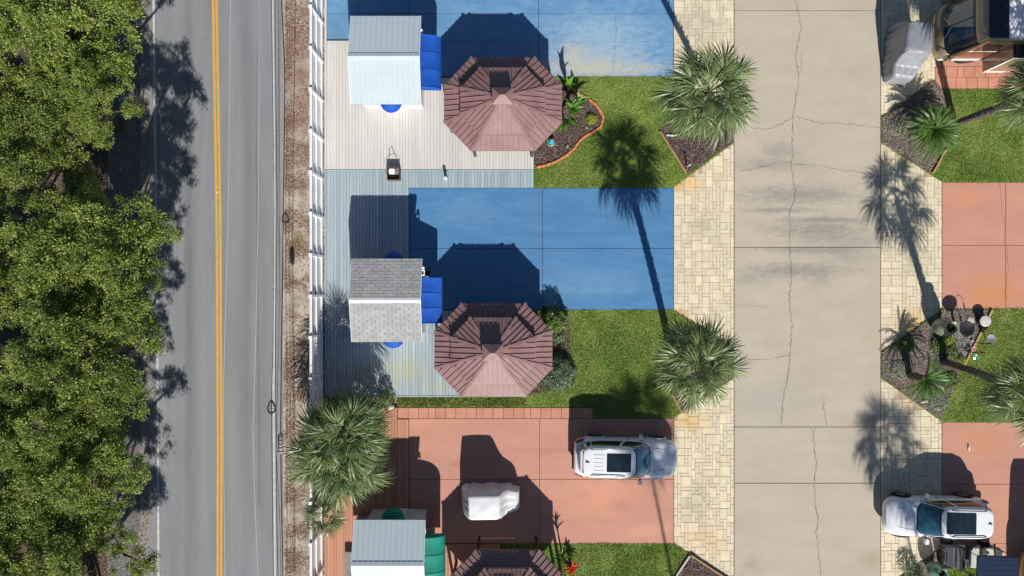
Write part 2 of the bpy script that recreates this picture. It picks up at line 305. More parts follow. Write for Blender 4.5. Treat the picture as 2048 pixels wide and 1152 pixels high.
def in_poly(X, Y, poly):
    r = np.zeros(len(X), bool); n = len(poly)
    for i in range(n):
        x0, y0 = poly[i]; x1, y1 = poly[(i+1) % n]
        c = (y0 > Y) != (y1 > Y); xi = (x1-x0)*(Y-y0)/((y1-y0) + 1e-12) + x0
        r ^= c & (X < xi)
    return r
def scatter(poly, dens, rg, holes=()):
    xs = [p[0] for p in poly]; ys = [p[1] for p in poly]
    n = int((max(xs)-min(xs))*(max(ys)-min(ys))*dens)
    X = rg.uniform(min(xs), max(xs), n); Y = rg.uniform(min(ys), max(ys), n); k = in_poly(X, Y, poly)
    for h in holes: k &= ~in_poly(X, Y, h)
    return X[k], Y[k]
def patchy(X, Y, s, seed):
    """cheap smooth noise in 0..1 from a few sine waves"""
    rg = np.random.default_rng(seed); v = np.zeros(len(X))
    for i in range(9):
        a = rg.uniform(0, 6.28); f = s*rg.uniform(.5, 2.2); v += np.sin((X*math.cos(a)+Y*math.sin(a))*f + rg.uniform(0, 6.28))
    return np.clip(v/7 + .5, 0, 1)
def grass_mesh(poly, z, seed, dens=1100, holes=(), hgt=.055):
    rg = np.random.default_rng(seed); X, Y = scatter(poly, dens, rg, holes)
    kp = rg.uniform(0, 1, len(X)) < .45+.9*patchy(X, Y, 3., seed+2); X, Y = X[kp], Y[kp]; n = len(X)
    X = X+rg.normal(0, .018, n); Y = Y+rg.normal(0, .018, n)
    a = rg.uniform(0, 6.283, n); h = hgt*rg.uniform(.5, 1.3, n); wd = rg.uniform(.010, .020, n)
    base = np.stack([X, Y, np.full(n, z)], 1); sd = np.stack([np.cos(a), np.sin(a), np.zeros(n)], 1)*wd[:, None]
    b = rg.uniform(0, 6.283, n); l = rg.uniform(.2, 1.3, n)*h
    tip = base + np.stack([np.cos(b)*l, np.sin(b)*l, h], 1)
    t = np.clip(patchy(X, Y, 1.3, seed)*.6 + .25*patchy(X, Y, 5., seed+1) + rg.normal(.02, .22, n), 0, 1)
    V = np.stack([base-sd, base+sd, tip], 1).reshape(-1, 3)
    return np_mesh('grass', V, np.arange(3*n).reshape(-1, 3), np.repeat(t, 3))
def chips_mesh(poly, z, seed, dens=450, size=(.02, .055), name='chips', holes=(), keep=None):
    rg = np.random.default_rng(seed); X, Y = scatter(poly, dens, rg, holes)
    if keep is not None:
        k = rg.uniform(0, 1, len(X)) < keep(X, Y); X, Y = X[k], Y[k]
    n = len(X); a = rg.uniform(0, 6.283, n); L = rg.uniform(*size, n); W = L*rg.uniform(.3, .7, n)
    C = np.stack([X, Y, z + rg.uniform(.004, .03, n)], 1)
    A = np.stack([np.cos(a)*L, np.sin(a)*L, rg.normal(0, .25, n)*L], 1); B = np.stack([-np.sin(a)*W, np.cos(a)*W, rg.normal(0, .35, n)*W], 1)
    return leaf_quads(name, C, A, B, np.clip(rg.beta(1.2, 2.2, n), 0, 1))

def sheet(name, pxpoly, z0, z1, mat, **k):
    return struct(name, MB().prism(ccw([G(*p) for p in pxpoly]), z0, z1), mat, **k)
def ribbon(pts, wd, z0, z1):
    """strip of constant width along a polyline of world points"""
    m = MB(); pts = [Vector((*p, 0)) for p in pts]; Lf = []; Rt = []
    for i, p in enumerate(pts):
        d = (pts[min(i+1, len(pts)-1)] - pts[max(i-1, 0)]).normalized(); s = Vector((-d.y, d.x, 0))*wd/2
        Lf.append(p+s); Rt.append(p-s)
    rings = [[(l.x,l.y,z0),(l.x,l.y,z1),(r.x,r.y,z1),(r.x,r.y,z0)] for l, r in zip(Lf, Rt)]
    return m.loft(rings, True, True)

# ---------------------------------------------------------------- ground, road, verge
struct('ground', MB().box(-400, 400, -400, 400, -.6, -.06), MT['sand'])
sheet('woodland_floor', [(-900,-700),(216,-700),(216,1900),(-900,1900)], -.3, -.03, MT['woodland'])
sheet('path', [(216,-700),(281,-700),(279,1900),(214,1900)], -.3, -.01, MT['path'])
sheet('gravel_strip', [(281,-700),(298,-700),(296,1900),(279,1900)], -.3, -.02, MT['gravel'])
sheet('road', [(298,-700),(556,-700),(558,-20),(562,60),(556,576),(558,1900),(296,1900)], -.3, 0, MT['asphalt'])
sheet('gutter', [(556,-700),(566,-700),(566,0),(570,120),(566,576),(568,1900),(558,1900),(556,576),(562,60),(558,-20)], -.3, .02, MT['gutter'])
sheet('verge', [(566,-700),(650,-700),(650,1900),(568,1900),(566,576),(570,120),(566,0)], -.3, .0, MT['verge'])
def smoothline(pts, n=24):
    out = []
    ys = np.linspace(pts[0][1], pts[-1][1], n); xs = np.interp(ys, [p[1] for p in pts], [p[0] for p in pts])
    for x, y in zip(xs, ys): out.append(G(x, y))
    return out
for pts, wd in (([(424.5,-700),(426,0),(433.5,430),(434.5,600),(436,900),(435.5,1152),(434,1900)], .12),
                ([(431.5,-700),(433,0),(440.5,430),(441.5,600),(443,900),(442.5,1152),(441,1900)], .12)):
    struct('centre_line', ribbon(smoothline(pts), wd, .002, .005), MT['yellow'])
for pts, wd in (([(304,-700),(307,0),(312,400),(315,700),(317,1152),(318,1900)], .11), ([(540,-700),(545,0),(549,400),(547,770),(550,1152),(551,1900)], .11)):
    struct('edge_line', ribbon(smoothline(pts), wd, .002, .005), MT['white_line'])
x, y = G(434,384); struct('road_reflector', MB().cbox(x-.06, x+.06, y-.05, y+.05, .004, .022, .01), proc('amber_reflector', (.85,.5,.06), None, 2, .3, 0))
vp = [G(570,-60),(G(649,-60)),G(649,1220),G(570,1220)]
tag(put('leaf_litter', chips_mesh(ccw(vp), .0, 3, 620, (.02,.05), 'leaf_litter',
    keep=lambda X, Y: np.clip(patchy(X, Y, 2.1, 5)*1.9 - .45 + np.where(Y > 8, .35, 0), .06, 1)), MT['litter']), 'brown fallen leaves scattered along the sandy verge beside the white fence', 'leaves', kind='stuff')
wp = [G(100,-60),G(300,-60),G(300,1220),G(100,1220)]
tag(put('fallen_leaves', chips_mesh(ccw(wp), -.015, 4, 130, (.02,.05), 'fallen_leaves'), MT['litter']), 'dry fallen leaves on the path and gravel under the roadside oaks', 'leaves', kind='stuff')

# ---------------------------------------------------------------- driveway, stamped strips, pads
def slabs(name, xs, ys, z, mat, gap=.02, base=-.25, bev=.006):
    """a pad cast in slabs with recessed joints; xs, ys are pixel edges"""
    x0, y1 = G(xs[0], ys[0]); x1, y0 = G(xs[-1], ys[-1])
    root = struct(name, MB().box(x0+.004, x1-.004, y0+.004, y1-.004, base, z-.03), MT['joint'])
    for i in range(len(xs)-1):
        for j in range(len(ys)-1):
            ax, ay = G(xs[i], ys[j]); bx, by = G(xs[i+1], ys[j+1])
            put('slab', MB().cbox(ax + (gap/2 if i else 0), bx - (gap/2 if i < len(xs)-2 else 0), by + (gap/2 if j < len(ys)-2 else 0), ay - (gap/2 if j else 0), z-.035, z, bev), mat, root)
    return root
drive = slabs('driveway', [1468.5,1760], [-600,21,495,853.5,966,1800], .03, MT['drive'], .028)
pad1 = slabs('concrete_pad', [655,818,1077,1346.5], [-250,28,83], .05, MT['blue1'])
for a in ((818,1077),(1077,1346.5)):
    ax, ay = G(a[0]+.3, 83.4); bx, by = G(a[1]-.3, 153.5)
    put('slab', MB().cbox(ax, bx, by, ay, -.2, .05, .006), MT['blue1'], pad1)
pad2 = slabs('concrete_pad', [818.5,1085,1346.5], [376.5,497,619.5], .05, MT['blue2'])
pad3 = slabs('concrete_pad', [818.5,1079,1346.5], [837,958,1086], .05, MT['pink'])
pad4 = slabs('concrete_pad', [1883.5,2010,2500], [365.5,491,617], .05, MT['pink'])
pad5 = slabs('concrete_pad', [1883.5,2400], [844.5,968,1086], .05, MT['pink'])
pad6 = slabs('concrete_pad', [1884,2400], [-250,20,133], .05, MT['pink'])
pad7 = slabs('concrete_pad', [1990,2500], [1086.5,1240], .05, MT['pink'])
rg0 = random.Random(3)
def crack(parent, pts, wd, z):
    out = []
    for (x0,y0),(x1,y1) in zip(pts, pts[1:]):
        n = max(2, int(math.hypot(x1-x0, y1-y0)/3.5))
        for i in range(n):
            t = i/n; out.append(G(x0+(x1-x0)*t+rg0.gauss(0,1.0), y0+(y1-y0)*t+rg0.gauss(0,1.0)))
    out.append(G(*pts[-1]))
    m = MB(); vs = []; fs = []
    for i, p in enumerate(out):
        a = Vector(out[max(i-1,0)]); b = Vector(out[min(i+1,len(out)-1)]); d = (b-a).normalized(); s = Vector((-d.y, d.x))*wd*rg0.uniform(.15, .75)
        if i in (0, len(out)-1): s *= .3
        vs += [(p[0]+s.x, p[1]+s.y, z+.002), (p[0]-s.x, p[1]-s.y, z+.002)]
        if i: fs.append((2*i-2, 2*i-1, 2*i+1, 2*i))
    put('crack', m.add(vs, fs), MT['crack'], parent)
for pts, wd in (([(1592,-60),(1592,0),(1601,60),(1590,110),(1598,160),(1585,232),(1583,330),(1590,395),(1580,420),(1578,494)], .022),
    ([(1580,497),(1582,560),(1578,590),(1583,650),(1581,700),(1575,752),(1565,800),(1562,852)], .026), ([(1646,792),(1648,820),(1653,852)], .018),
    ([(1620,855),(1626,866),(1628,900),(1632,925),(1628,964)], .024), ([(1628,968),(1630,1010),(1636,1040),(1632,1060),(1637,1100),(1640,1152),(1642,1250)], .024),
    ([(1632,855),(1627,866)], .016), ([(1488,254),(1530,259),(1560,250),(1584,234)], .016), ([(1592,232),(1640,247),(1680,246),(1760,256)], .016), ([(1475,343),(1530,333),(1556,324),(1583,326)], .016),
    ([(1586,328),(1640,332),(1700,342),(1745,350)], .016), ([(1470,611),(1500,612),(1540,614)], .010), ([(1478,716),(1520,720),(1560,713),(1580,712)], .016), ([(1600,150),(1604,100)], .01)):
    crack(drive, pts, wd, .03)
crack(pad1, [(1230,29),(1232,70),(1228,110),(1226,152)], .012, .05)
crack(pad4, [(1998,366),(2002,420),(2010,455),(2005,489)], .010, .05); crack(pad4, [(2012,493),(2015,540),(2009,585),(2014,603)], .014, .05)
for px, r in ((906,.10),(915,.14)):
    x, y = G(px, 928); n = 20; m = MB()
    for rr in (r, r*.5):
        vs = []; 
        for i in range(n):
            a = 6.283*i/n; vs += [(x+rr*math.cos(a)*1.0, y+rr*math.sin(a), .0525), (x+rr*.78*math.cos(a), y+rr*.78*math.sin(a), .0525)]
        m.add(vs, [(2*i, (2*i+2) % (2*n), (2*i+3) % (2*n), 2*i+1) for i in range(n)])
    put('rust_ring', m, MT['rust'], pad3)

# lawns and beds (pixel polygons)
LAWN = [
  [(1067,154),(1347,154),(1466,230),(1466,287),(1347,375.5),(1067,375.5)],
  [(1052,620),(1347,620),(1466,694),(1466,757),(1347,836),(1188,836),(1188,814),(796,814),(796,793.5),(1052,793.5)],
  [(1110,1086.5),(1347,1086.5),(1466,1163),(1466,1230),(1347,1306),(1000,1306),(1000,1086.5)],
  [(1884,179),(2450,179),(2450,365),(1884,365),(1762,287),(1762,235),(1866,160)],
  [(1884,617.5),(2450,617.5),(2450,844),(1884,844),(1762,757),(1762,704)],
  [(1893,1120),(1989,1120),(1989,1300),(1893,1300)]]
BED = [
  [(1318,262),(1372,349),(1465,286),(1465,231),(1400,189.5)],
  [(1394,650),(1465,694),(1465,757),(1362,825),(1322,725)],
  [(1379,1108),(1465,1164),(1465,1229),(1347,1305),(1328,1190)],
  [(1763,236),(1866,162),(1884,181),(1906,240),(1900,270),(1862,349),(1763,287)],
  [(1763,705),(1884,619),(1980,619),(1922,732),(1880,838),(1763,756)],
  [(1762,1180),(1884,1092),(1892,1122),(1892,1299),(1762,1250)]]
CURVE = [(1128,168),(1160,190),(1172,197),(1188,207),(1200,222),(1206,236),(1203,252),(1190,263),(1172,272),(1158,284),(1148,298),(1132,312),(1112,324),(1090,332),(1069,336)]
BEDC = [(1067,150)] + CURVE
for i, lp in enumerate(LAWN):
    z = .055; g = ccw([G(*p) for p in lp]); holes = [[G(*p) for p in BED[i]]] + ([[G(*p) for p in BEDC]] if i == 0 else [])
    struct('lawn', MB().prism(g, -.2, z), MT['lawn'])
    lab = ['mown grass of the lawn with the curved brick edging', 'mown grass of the middle lawn between blue and salmon pads', 'mown grass at the bottom edge by the red plant',
           'mown grass around the sago palm at the upper right', 'mown grass of the lawn with garden ornaments at the right', 'small patch of grass beside the golf cart'][i]
    tag(put('grass', grass_mesh(g, z, 20+i, 1500, holes), MT['grass']), lab, 'grass', kind='stuff')
    b = ccw([G(*p) for p in BED[i]])
    struct('planting_bed', MB().prism(b, -.1, z+.012), MT['mulch'] if i < 3 else MT['mulchgrey'])
    tag(put('mulch', chips_mesh(b, z+.014, 40+i, 520), MT['chips'] if i < 3 else MT['chipsgrey']), ['bark mulch in the bed under the tall upper palm', 'bark mulch in the bed under the middle palm', 'dark mulch in the bottom edge bed',
        'grey mulch under the round sago palm', 'mulch in the bed with urn and bird bath', 'mulch in the bed with the teal urn'][i], 'mulch', kind='stuff')
b = ccw([G(*p) for p in BEDC]); struct('planting_bed', MB().prism(b, -.1, .066), MT['mulch'])
tag(put('mulch', chips_mesh(b, .068, 50, 560), MT['chips']), 'dark bark mulch inside the curved brick edging', 'mulch', kind='stuff')
bb = ccw([G(*p) for p in [(1085,612),(1136,622),(1140,690),(1148,735),(1140,765),(1100,782),(1056,790)]]); struct('planting_bed', MB().prism(bb, -.1, .066), MT['mulch'])
tag(put('mulch', chips_mesh(bb, .068, 51, 500), MT['chips']), 'dark mulch between two round shrubs beside the middle gazebo', 'mulch', kind='stuff')
# dry grass strip and dune-like grass below the middle deck
tag(put('dry_grass', grass_mesh(ccw([G(*p) for p in [(796,794),(1052,794),(1052,814),(796,814)]]), .057, 33, 900, (), .07), MT['strawgrass']), 'thin dry grass strip between blue-grey deck and terracotta tiles', 'grass', kind='stuff')

# stamped strips: random ashlar stones
def ashlar(name, px0, px1, py0, py1, seed, skip):
    rg = random.Random(seed); cell = .172
    x0, y1 = G(px0, py0); x1, y0 = G(px1, py1)
    nx = round((x1-x0)/cell); ny = int((y1-y0)/cell); cx = (x1-x0)/nx
    root = struct(name, MB().box(x0, x1, y0, y1, -.25, .018), MT['grout'])
    used = [[False]*ny for _ in range(nx)]; st = []
    shapes = [(2,2),(3,2),(2,1),(1,2),(3,1),(2,3),(3,3),(3,2),(4,2),(1,1),(1,3)]
    for j in range(ny):
        for i in range(nx):
            if used[i][j]: continue
            for (a, b) in rg.sample(shapes, len(shapes)) + [(1,1)]:
                if i+a <= nx and j+b <= ny and not any(used[i+p][j+q] for p in range(a) for q in range(b)): break
            for p in range(a):
                for q in range(b): used[i+p][j+q] = True
            st.append((x0+i*cx, x0+(i+a)*cx, y0+j*cell, y0+(j+b)*cell))
    unit_mesh = []
    for v in range(3):
        m = MB().cbox(-.5, .5, -.5, .5, -.02, 0, .0, None)
        m = MB(); c = .03
        z = [(-.5,-.5,-.02),(.5,-.5,-.02),(.5,.5,-.02),(-.5,.5,-.02)]
        tt = [(-.5+c,-.5+c),(.5-c,-.5+c),(.5-c,.5-c),(-.5+c,.5-c)]
        zz = [rg.uniform(-.004,.004) for _ in range(4)]
        m.add(z + [(a, b_, zz[k]) for k, (a, b_) in enumerate(tt)], [(4,5,6),(4,6,7),(0,1,5,4),(1,2,6,5),(2,3,7,6),(3,0,4,7)])
        me = m.mesh('paving_stone'); me.materials.append(MT['stone']); unit_mesh.append(me)
    vis = []; rest = []
    for s_ in st:
        cxm, cym = (s_[0]+s_[1])/2, (s_[2]+s_[3])/2
        if any(in_poly(np.array([cxm]), np.array([cym]), p)[0] for p in skip): continue
        (vis if abs(cym) < 14.3 else rest).append(s_)
    vis.sort(key=lambda s_: -(s_[1]-s_[0])*(s_[3]-s_[2]))
    for s_ in vis[:300]:
        put('paving_stone', rg.choice(unit_mesh), None, root, loc=((s_[0]+s_[1])/2, (s_[2]+s_[3])/2, .03+rg.uniform(-.002,.002)), scale=(s_[1]-s_[0]-.010, s_[3]-s_[2]-.010, 1))
    m = MB()
    for s_ in vis[300:] + rest: m.cbox(s_[0]+.008, s_[1]-.008, s_[2]+.008, s_[3]-.008, .012, .03+rg.uniform(-.002,.002), .008)
    o = put('paving_stones', m, MT['stone'], root); o['kind'] = 'stuff'
skipL = [[G(*p) for p in LAWN[i]] for i in (0,1,2)]; skipR = [[G(*p) for p in LAWN[i]] for i in (3,4,5)] 
ashlar('paved_strip', 1347.5, 1467.5, -120, 1270, 11, skipL)
ashlar('paved_strip', 1761, 1883, -120, 1270, 12, skipR)

# terracotta tile rows
def tiles(name, x0, x1, rows, step, seed):
    rg = random.Random(seed); ax, ay = G(x0, rows[0]); bx, by = G(x1, rows[-1])
    root = struct(name, MB().box(ax, bx, by, ay, -.2, .045), MT['joint'])
    for j in range(len(rows)-1):
        x = x0 - (rg.uniform(0, step*.6) if j else 0)
        while x < x1-1:
            e = min(x+step*(.62 if rg.random() < .15 else 1), x1); a, b_ = G(max(x,x0)+.35, rows[j]+.35), G(e-.35, rows[j+1]-.35)
            if b_[0]-a[0] > .04: put('tile', MB().cbox(a[0], b_[0], b_[1], a[1], .03, .06+rg.uniform(-.002,.002), .006), MT['tile'], root)
            x = e
tiles('tile_path', 796, 1187, [815,836.5], 20.6, 5)
tiles('tile_path', 1870, 2200, [133.5,155,178], 21.5, 6)

# ---------------------------------------------------------------- decks of single boards
def deck(name, rects, z, mat, step, seed, trims=(), gap=None):
    rg = random.Random(seed); root = None
    X0 = min(r[0] for r in rects); X1 = max(r[2] for r in rects); Y0 = min(r[1] for r in rects); Y1 = max(r[3] for r in rects)
    m = MB()
    for (a, b, c, d) in rects:
        p, q = G(a+.5, b+.5), G(c-.5, d-.5); m.box(p[0], q[0], q[1], p[1], -.2, z-.03)
    root = struct(name, m, gap or MT['joint'])
    cache = {}; gw = .0035 if mat is MT['deckwhite'] else .005
    for (a, b, c, d) in rects:
        n = round((c-a)/step); sp = (c-a)/n/PXM; p, q = G(a, b), G(c, d); L = p[1]-q[1]
        key = (round(L, 3), round(sp, 4))
        if key not in cache:
            me = MB().cbox(-sp/2+gw, sp/2-gw, -L/2, L/2, -.028, 0, .005).mesh('deck_board'); me.materials.append(mat); cache[key] = me
        for i in range(n):
            put('deck_board', cache[key], None, root, loc=(p[0]+(i+.5)*sp, (p[1]+q[1])/2, z+rg.uniform(-.002,.002)))
    for (a, b, c, d) in trims:
        p, q = G(a, b), G(c, d); put('trim_board', MB().cbox(p[0], q[0], q[1], p[1], -.1, z+.012, .005), mat, root)
    return root
deck('deck', [(655,87,818,339),(818,157,1067,339)], .12, MT['deckwhite'], 6.2, 1, [(655,83.3,818,86.6),(650.5,-60,654.6,339),(818.3,153.8,880,156.7)], MT['deckgap'])
deck('deck', [(655,344,818,790),(818,344,1067,375.8),(818,621,1052,790)], .11, MT['deckblue'], 6.6, 2, [(655,340,1067,343.6),(650.5,340,654.6,790),(655,790.2,1052,793)], MT['deckgapblue'])
deck('deck', [(655,815,795.5,1300),(795.7,838,817.8,1300),(818.2,1087,1000,1300)], .10, MT['deckred'], 6.4, 3, [(650.5,795,654.6,1300)], MT['deckgapred'])

# ---------------------------------------------------------------- fence
f = thing('vinyl_fence', 'long white vinyl picket fence running beside the road', 'fence', (G(646,0)[0], 0, 0))
top, bot = G(0, -60)[1], G(0, 1230)[1]
pk = MB().cbox(-.011, .011, -.061, .061, .06, 2.08, .008); pkm = pk.mesh('picket'); pkm.materials.append(MT['vinyl'])
n = int((top-bot)/.126)
for i in range(n): put('picket', pkm, None, f, loc=(-.035, bot+i*.126, random.uniform(-.008,.008)))
posts = [G(0, y)[1] for y in np.arange(-30, 1240, 77.6)]
pm = MB().cbox(-.06, .06, -.06, .06, 0, 2.12, .01); pm.cbox(-.075, .075, -.075, .075, 2.09, 2.14, .015); pom = pm.mesh('post'); pom.materials.append(MT['vinyl'])
for y in posts: put('post', pom, None, f, loc=(.0, y, 0))
for a, b in zip(posts, posts[1:]):
    for z0, z1 in ((1.86,2.02),(1.05,1.19),(.16,.32)):
        put('rail', MB().cbox(-.02, .045, b+.062, a-.062, z0, z1, .008), MT['vinyl'], f)

# ---------------------------------------------------------------- sheds
def awning(parent, x0, x1, ya, yb, zt, drop, nseg, mat, curved, name='awning'):
    """side awning off an east wall: x0 wall, x1 outer edge"""
    m = MB(); rows = []; nv = 10; nu = nseg*6
    for i in range(nu+1):
        u = i/nu; fr = (u*nseg) % 1.0; sag = -.035*math.sin(math.pi*fr) if i < nu else 0
        row = []
        for j in range(nv+1):
            v = j/nv; x = x0+(x1-x0)*(math.sin(v*math.pi/2)**.8 if curved else v)
            z = zt - drop*((1-math.cos(v*math.pi/2)) if curved else v)
            row.append((x, ya+(yb-ya)*u, z+sag*math.sin(math.pi*min(v+.08, 1))))
        row.append((x1, ya+(yb-ya)*u, zt-drop-.16)); rows.append(row)
    m.loft(rows, False, False)
    for r in (rows[0], rows[-1]):          # end cheeks
        m.add([(x0, r[0][1], zt-drop-.1)] + r, [tuple(range(len(r)+1))])
    o = put(name, m, mat, parent)
    for k in range(nseg+1):
        r = rows[k*6]; put('rib_seam', MB().tube([(p[0], p[1], p[2]+.004) for p in r], .014, 6), mat, o)
    return o
def dome(parent, cx, y, zt, wd, out, ht, mat, sgn):
    """half-dome awning over a door on a north (sgn 1) or south (sgn -1) wall"""
    m = MB(); rows = []
    for j in range(9):
        e = math.pi/2*j/8; row = []
        for i in range(17):
            a = math.pi*i/16; row.append((cx+wd/2*math.cos(a)*math.cos(e), y+sgn*out*math.sin(a)*math.cos(e), zt-ht+ht*math.sin(e)))
        rows.append(row)
    rows.insert(0, [(p[0], p[1], p[2]-.14) for p in rows[0]])
    o = put('door_awning', m.loft(rows, False, False), mat, parent, smooth=True)
    for i in (4, 8, 12): put('rib_seam', MB().tube([(r[i][0], r[i][1], r[i][2]+.003) for r in rows], .011, 6), mat, o)
def shed(name, label, xr, yr, wall, kind, awn, doors, ze=2.5, zr=3.0):
    cx = (xr[0]+xr[1])/2/PXM; cy = -(yr[0]+yr[1])/2/PXM
    t = thing(name, label, 'shed', (cx, cy, 0)); hx = (xr[1]-xr[0])/2/PXM; hy = (yr[1]-yr[0])/2/PXM
    wx0, wx1 = wall[0]/PXM-cx, wall[1]/PXM-cx; wy1, wy0 = -wall[2]/PXM-cy, -wall[3]/PXM-cy
    pitch = (zr-ze)/hy; zw0 = zr - pitch*abs(wy1) - .06
    # walls: one closed prism with gables
    prof = [(wy0, .05), (wy1, .05), (wy1, zr-pitch*abs(wy1)-.07), (0, zr-.07), (wy0, zr-pitch*abs(wy0)-.07)]
    put('wall', MB().loft([[(wx0, y, z) for y, z in prof], [(wx1, y, z) for y, z in prof]]), MT['wallwhite'], t)
    nb = 16
    for sx, xx in ((-1, wx0), (1, wx1)):       # lap boards on the ends
        m = MB()
        for i in range(13):
            z = .12+i*.17; m.box(min(xx, xx+sx*.012), max(xx, xx+sx*.012), wy0+.02, wy1-.02, z, z+.15)
        put('siding', m, MT['wallwhite'], t)
    for sy, yy in ((-1, wy0), (1, wy1)):
        m = MB()
        for i in range(13):
            z = .12+i*.17; m.box(wx0+.02, wx1-.02, min(yy, yy+sy*.012), max(yy, yy+sy*.012), z, z+.15)
        put('siding', m, MT['wallwhite'], t)
    roof = put('roof', MB().loft([[(x, -hy, ze-.05), (x, 0, zr-.05), (x, hy, ze-.05), (x, hy, ze-.01), (x, 0, zr-.01), (x, -hy, ze-.01)] for x in (-hx, hx)]), MT['shingleback'] if kind == 'shingle' else MT['roofgap'], t)
    L = math.hypot(hy, zr-ze)
    for sgn in (-1, 1):                        # sgn 1: north slope
        d = Vector((0, sgn*hy, ze-zr)).normalized(); nrm = Vector((0, sgn*(zr-ze), hy)).normalized()
        ang = math.atan2(zr-ze, hy)
        if kind == 'metal':
            n = 13; sp = 2*hx/n
            me = MB().box(-sp/2+.012, sp/2-.012, 0, L-.16+.02, 0, .012).mesh('roof_panel'); me.materials.append(MT['metalwhite'])
            sm = MB().box(-.011, .011, 0, L-.16+.02, 0, .04).mesh('seam'); sm.materials.append(MT['metalwhite'])
            for i in range(n+1):
                x = -hx+i*sp
                rot = (-ang, 0, 0) if sgn == 1 else (-ang, 0, math.pi)
                s0 = Vector((0,0,zr)) + d*.14
                if i < n: put('roof_panel', me, None, roof, loc=(x+sp/2, s0.y, s0.z-.006), rot=rot)
                put('seam', sm, None, roof, loc=(min(max(x, -hx+.012), hx-.012), s0.y, s0.z-.004), rot=rot)
        else:
            rows_ = 13; rh = L/rows_; rgs = random.Random(5+sgn)
            for j in range(rows_):
                x = -hx - (.19 if j % 2 else 0) + rgs.uniform(-.03, .03)
                while x < hx-.02:
                    e = x+.375; a, b = max(x, -hx), min(e, hx)
                    if b-a > .05:
                        mx = (a+b)/2; s0 = Vector((0,0,zr)) + d*(j+.02)*rh
                        rot = (-ang+.045, 0, 0) if sgn == 1 else (-ang+.045, 0, math.pi)
                        key = round(b-a, 2)
                        nm = 'shm%s' % key
                        if nm not in MESHC:
                            me = MB().cbox(-key/2+.009, key/2-.009, -.02, rh+.012, 0, .020, .004).mesh('shingle'); me.materials.append(MT['shingle']); MESHC[nm] = me
                        put('shingle', MESHC[nm], None, roof, loc=(mx, s0.y, s0.z+.008+rgs.uniform(0,.004)), rot=rot)
                    x = e
    cap = MB().loft([[(x, -.16, zr-.16*pitch+.03), (x, 0, zr+.045), (x, .16, zr-.16*pitch+.03), (x, .16, zr-.16*pitch), (x, 0, zr-.0), (x, -.16, zr-.16*pitch)] for x in (-hx-.01, hx+.01)])
    put('ridge_cap', cap, MT['metalwhite'] if kind == 'metal' else MT['vinyl'], t)
    for sx in (-1, 1):                         # barge boards
        m = MB()
        for sgn in (-1, 1): m.bar((sx*(hx+.012), 0, zr-.03), (sx*(hx+.012), sgn*hy, ze-.03), .02, .1)
        put('fascia', m, MT['vinyl'], t)
    if awn:
        ax, ya, yb, zt, drop, nseg, mat, cur = awn
        awning(t, wx1+.005, ax/PXM-cx, -ya/PXM-cy, -yb/PXM-cy, zt, drop, nseg, mat, cur)
    for (dx, sgn, mat) in doors:
        yy = wy1 if sgn > 0 else wy0; x = dx/PXM-cx
        dome(t, x, yy+sgn*.013, 2.28, 1.08, .62, .42, mat, sgn)
        dr = put('door', MB().cbox(x-.42, x+.42, min(yy+sgn*.012, yy+sgn*.05), max(yy+sgn*.012, yy+sgn*.05), .12, 1.85, .004), MT['vinyl'], t)
        put('handle', MB().lathe([(.02,0),(.03,.02),(.02,.04)], 10, Matrix.Translation((x+.33, yy+sgn*.06, .98))), MT['chrome'], dr)
    # window and flood lamp on the east end
    wy = wy1-.75
    fr = put('window', MB().box(wx1+.012, wx1+.05, wy-.32, wy+.32, 1.0, 1.7), MT['vinyl'], t); put('pane', MB().box(wx1+.05, wx1+.056, wy-.26, wy+.26, 1.06, 1.64), MT['glass'], fr)
    lm = put('wall_lamp', MB().box(wx1+.013, wx1+.2, wy1-.28, wy1-.22, 2.16, 2.2).box(wx1+.013, wx1+.2, wy1-.50, wy1-.44, 2.16, 2.2).box(wx1+.2, wx1+.24, wy1-.50, wy1-.22, 2.16, 2.2).box(wx1+.013,wx1+.05,wy1-.44,wy1-.28,2.16,2.2), MT['white'], t)
    put('lamp_head', MB().lathe([(.02,0),(.07,.03),(.075,.08),(.03,.13)], 12, Matrix.Translation((wx1+.16, wy1-.12, 2.12))), MT['white'], lm, smooth=True)
    return t, (wx0, wx1, wy0, wy1)
MESHC = {}
s1, b1 = shed('shed', 'white metal-roofed shed with blue awnings on the pale deck', (-298,-169), (-503,-340), (-291,-176.5,-487,-358), 'metal',
     (-134, -472, -375, 2.32, .5, 3, MT['awnblue'], True), [(-229,-1,MT['awnblue'])])
s2, b2 = shed('shed', 'grey-shingled shed with flat blue awning on the blue-grey deck', (-296,-167), (-53.6,99), (-289,-173,-43,88), 'shingle',
     (-132, -19, 66, 2.3, .42, 3, MT['awnblue'], False), [(-224,-1,MT['awnblue']), (-224,1,MT['awnblue'])])
s3, b3 = shed('shed', 'white metal-roofed shed with teal awnings at the bottom', (-292,-161), (429,581), (-277,-171,441,569), 'metal',
     (-127, 466, 566, 2.32, .5, 3, MT['awnteal'], True), [(-225,1,MT['awnteal'])])
# concrete steps at shed 3
for (a,b,c,d,h,m_,lab) in ((694,1098,712,1160,.30,'grey','grey step box along the west side of the teal-awning shed'), (853.8,1052,871,1066,.45,'tan','small tan wooden box by the teal-awning shed wall'), (718,1029,741,1041,.35,'grey','grey box at the corner of the teal-awning shed')):
    p, q = G(a,b), G(c,d); t = thing('box', lab, 'box', ((p[0]+q[0])/2, (p[1]+q[1])/2, .1)); hx, hy = (q[0]-p[0])/2, (p[1]-q[1])/2
    put('body', MB().cbox(-hx, hx, -hy, hy, 0, h-.03, .01), MT[m_], t); put('lid', MB().cbox(-hx-.015, hx+.015, -hy-.015, hy+.015, h-.028, h, .01), MT[m_], t)

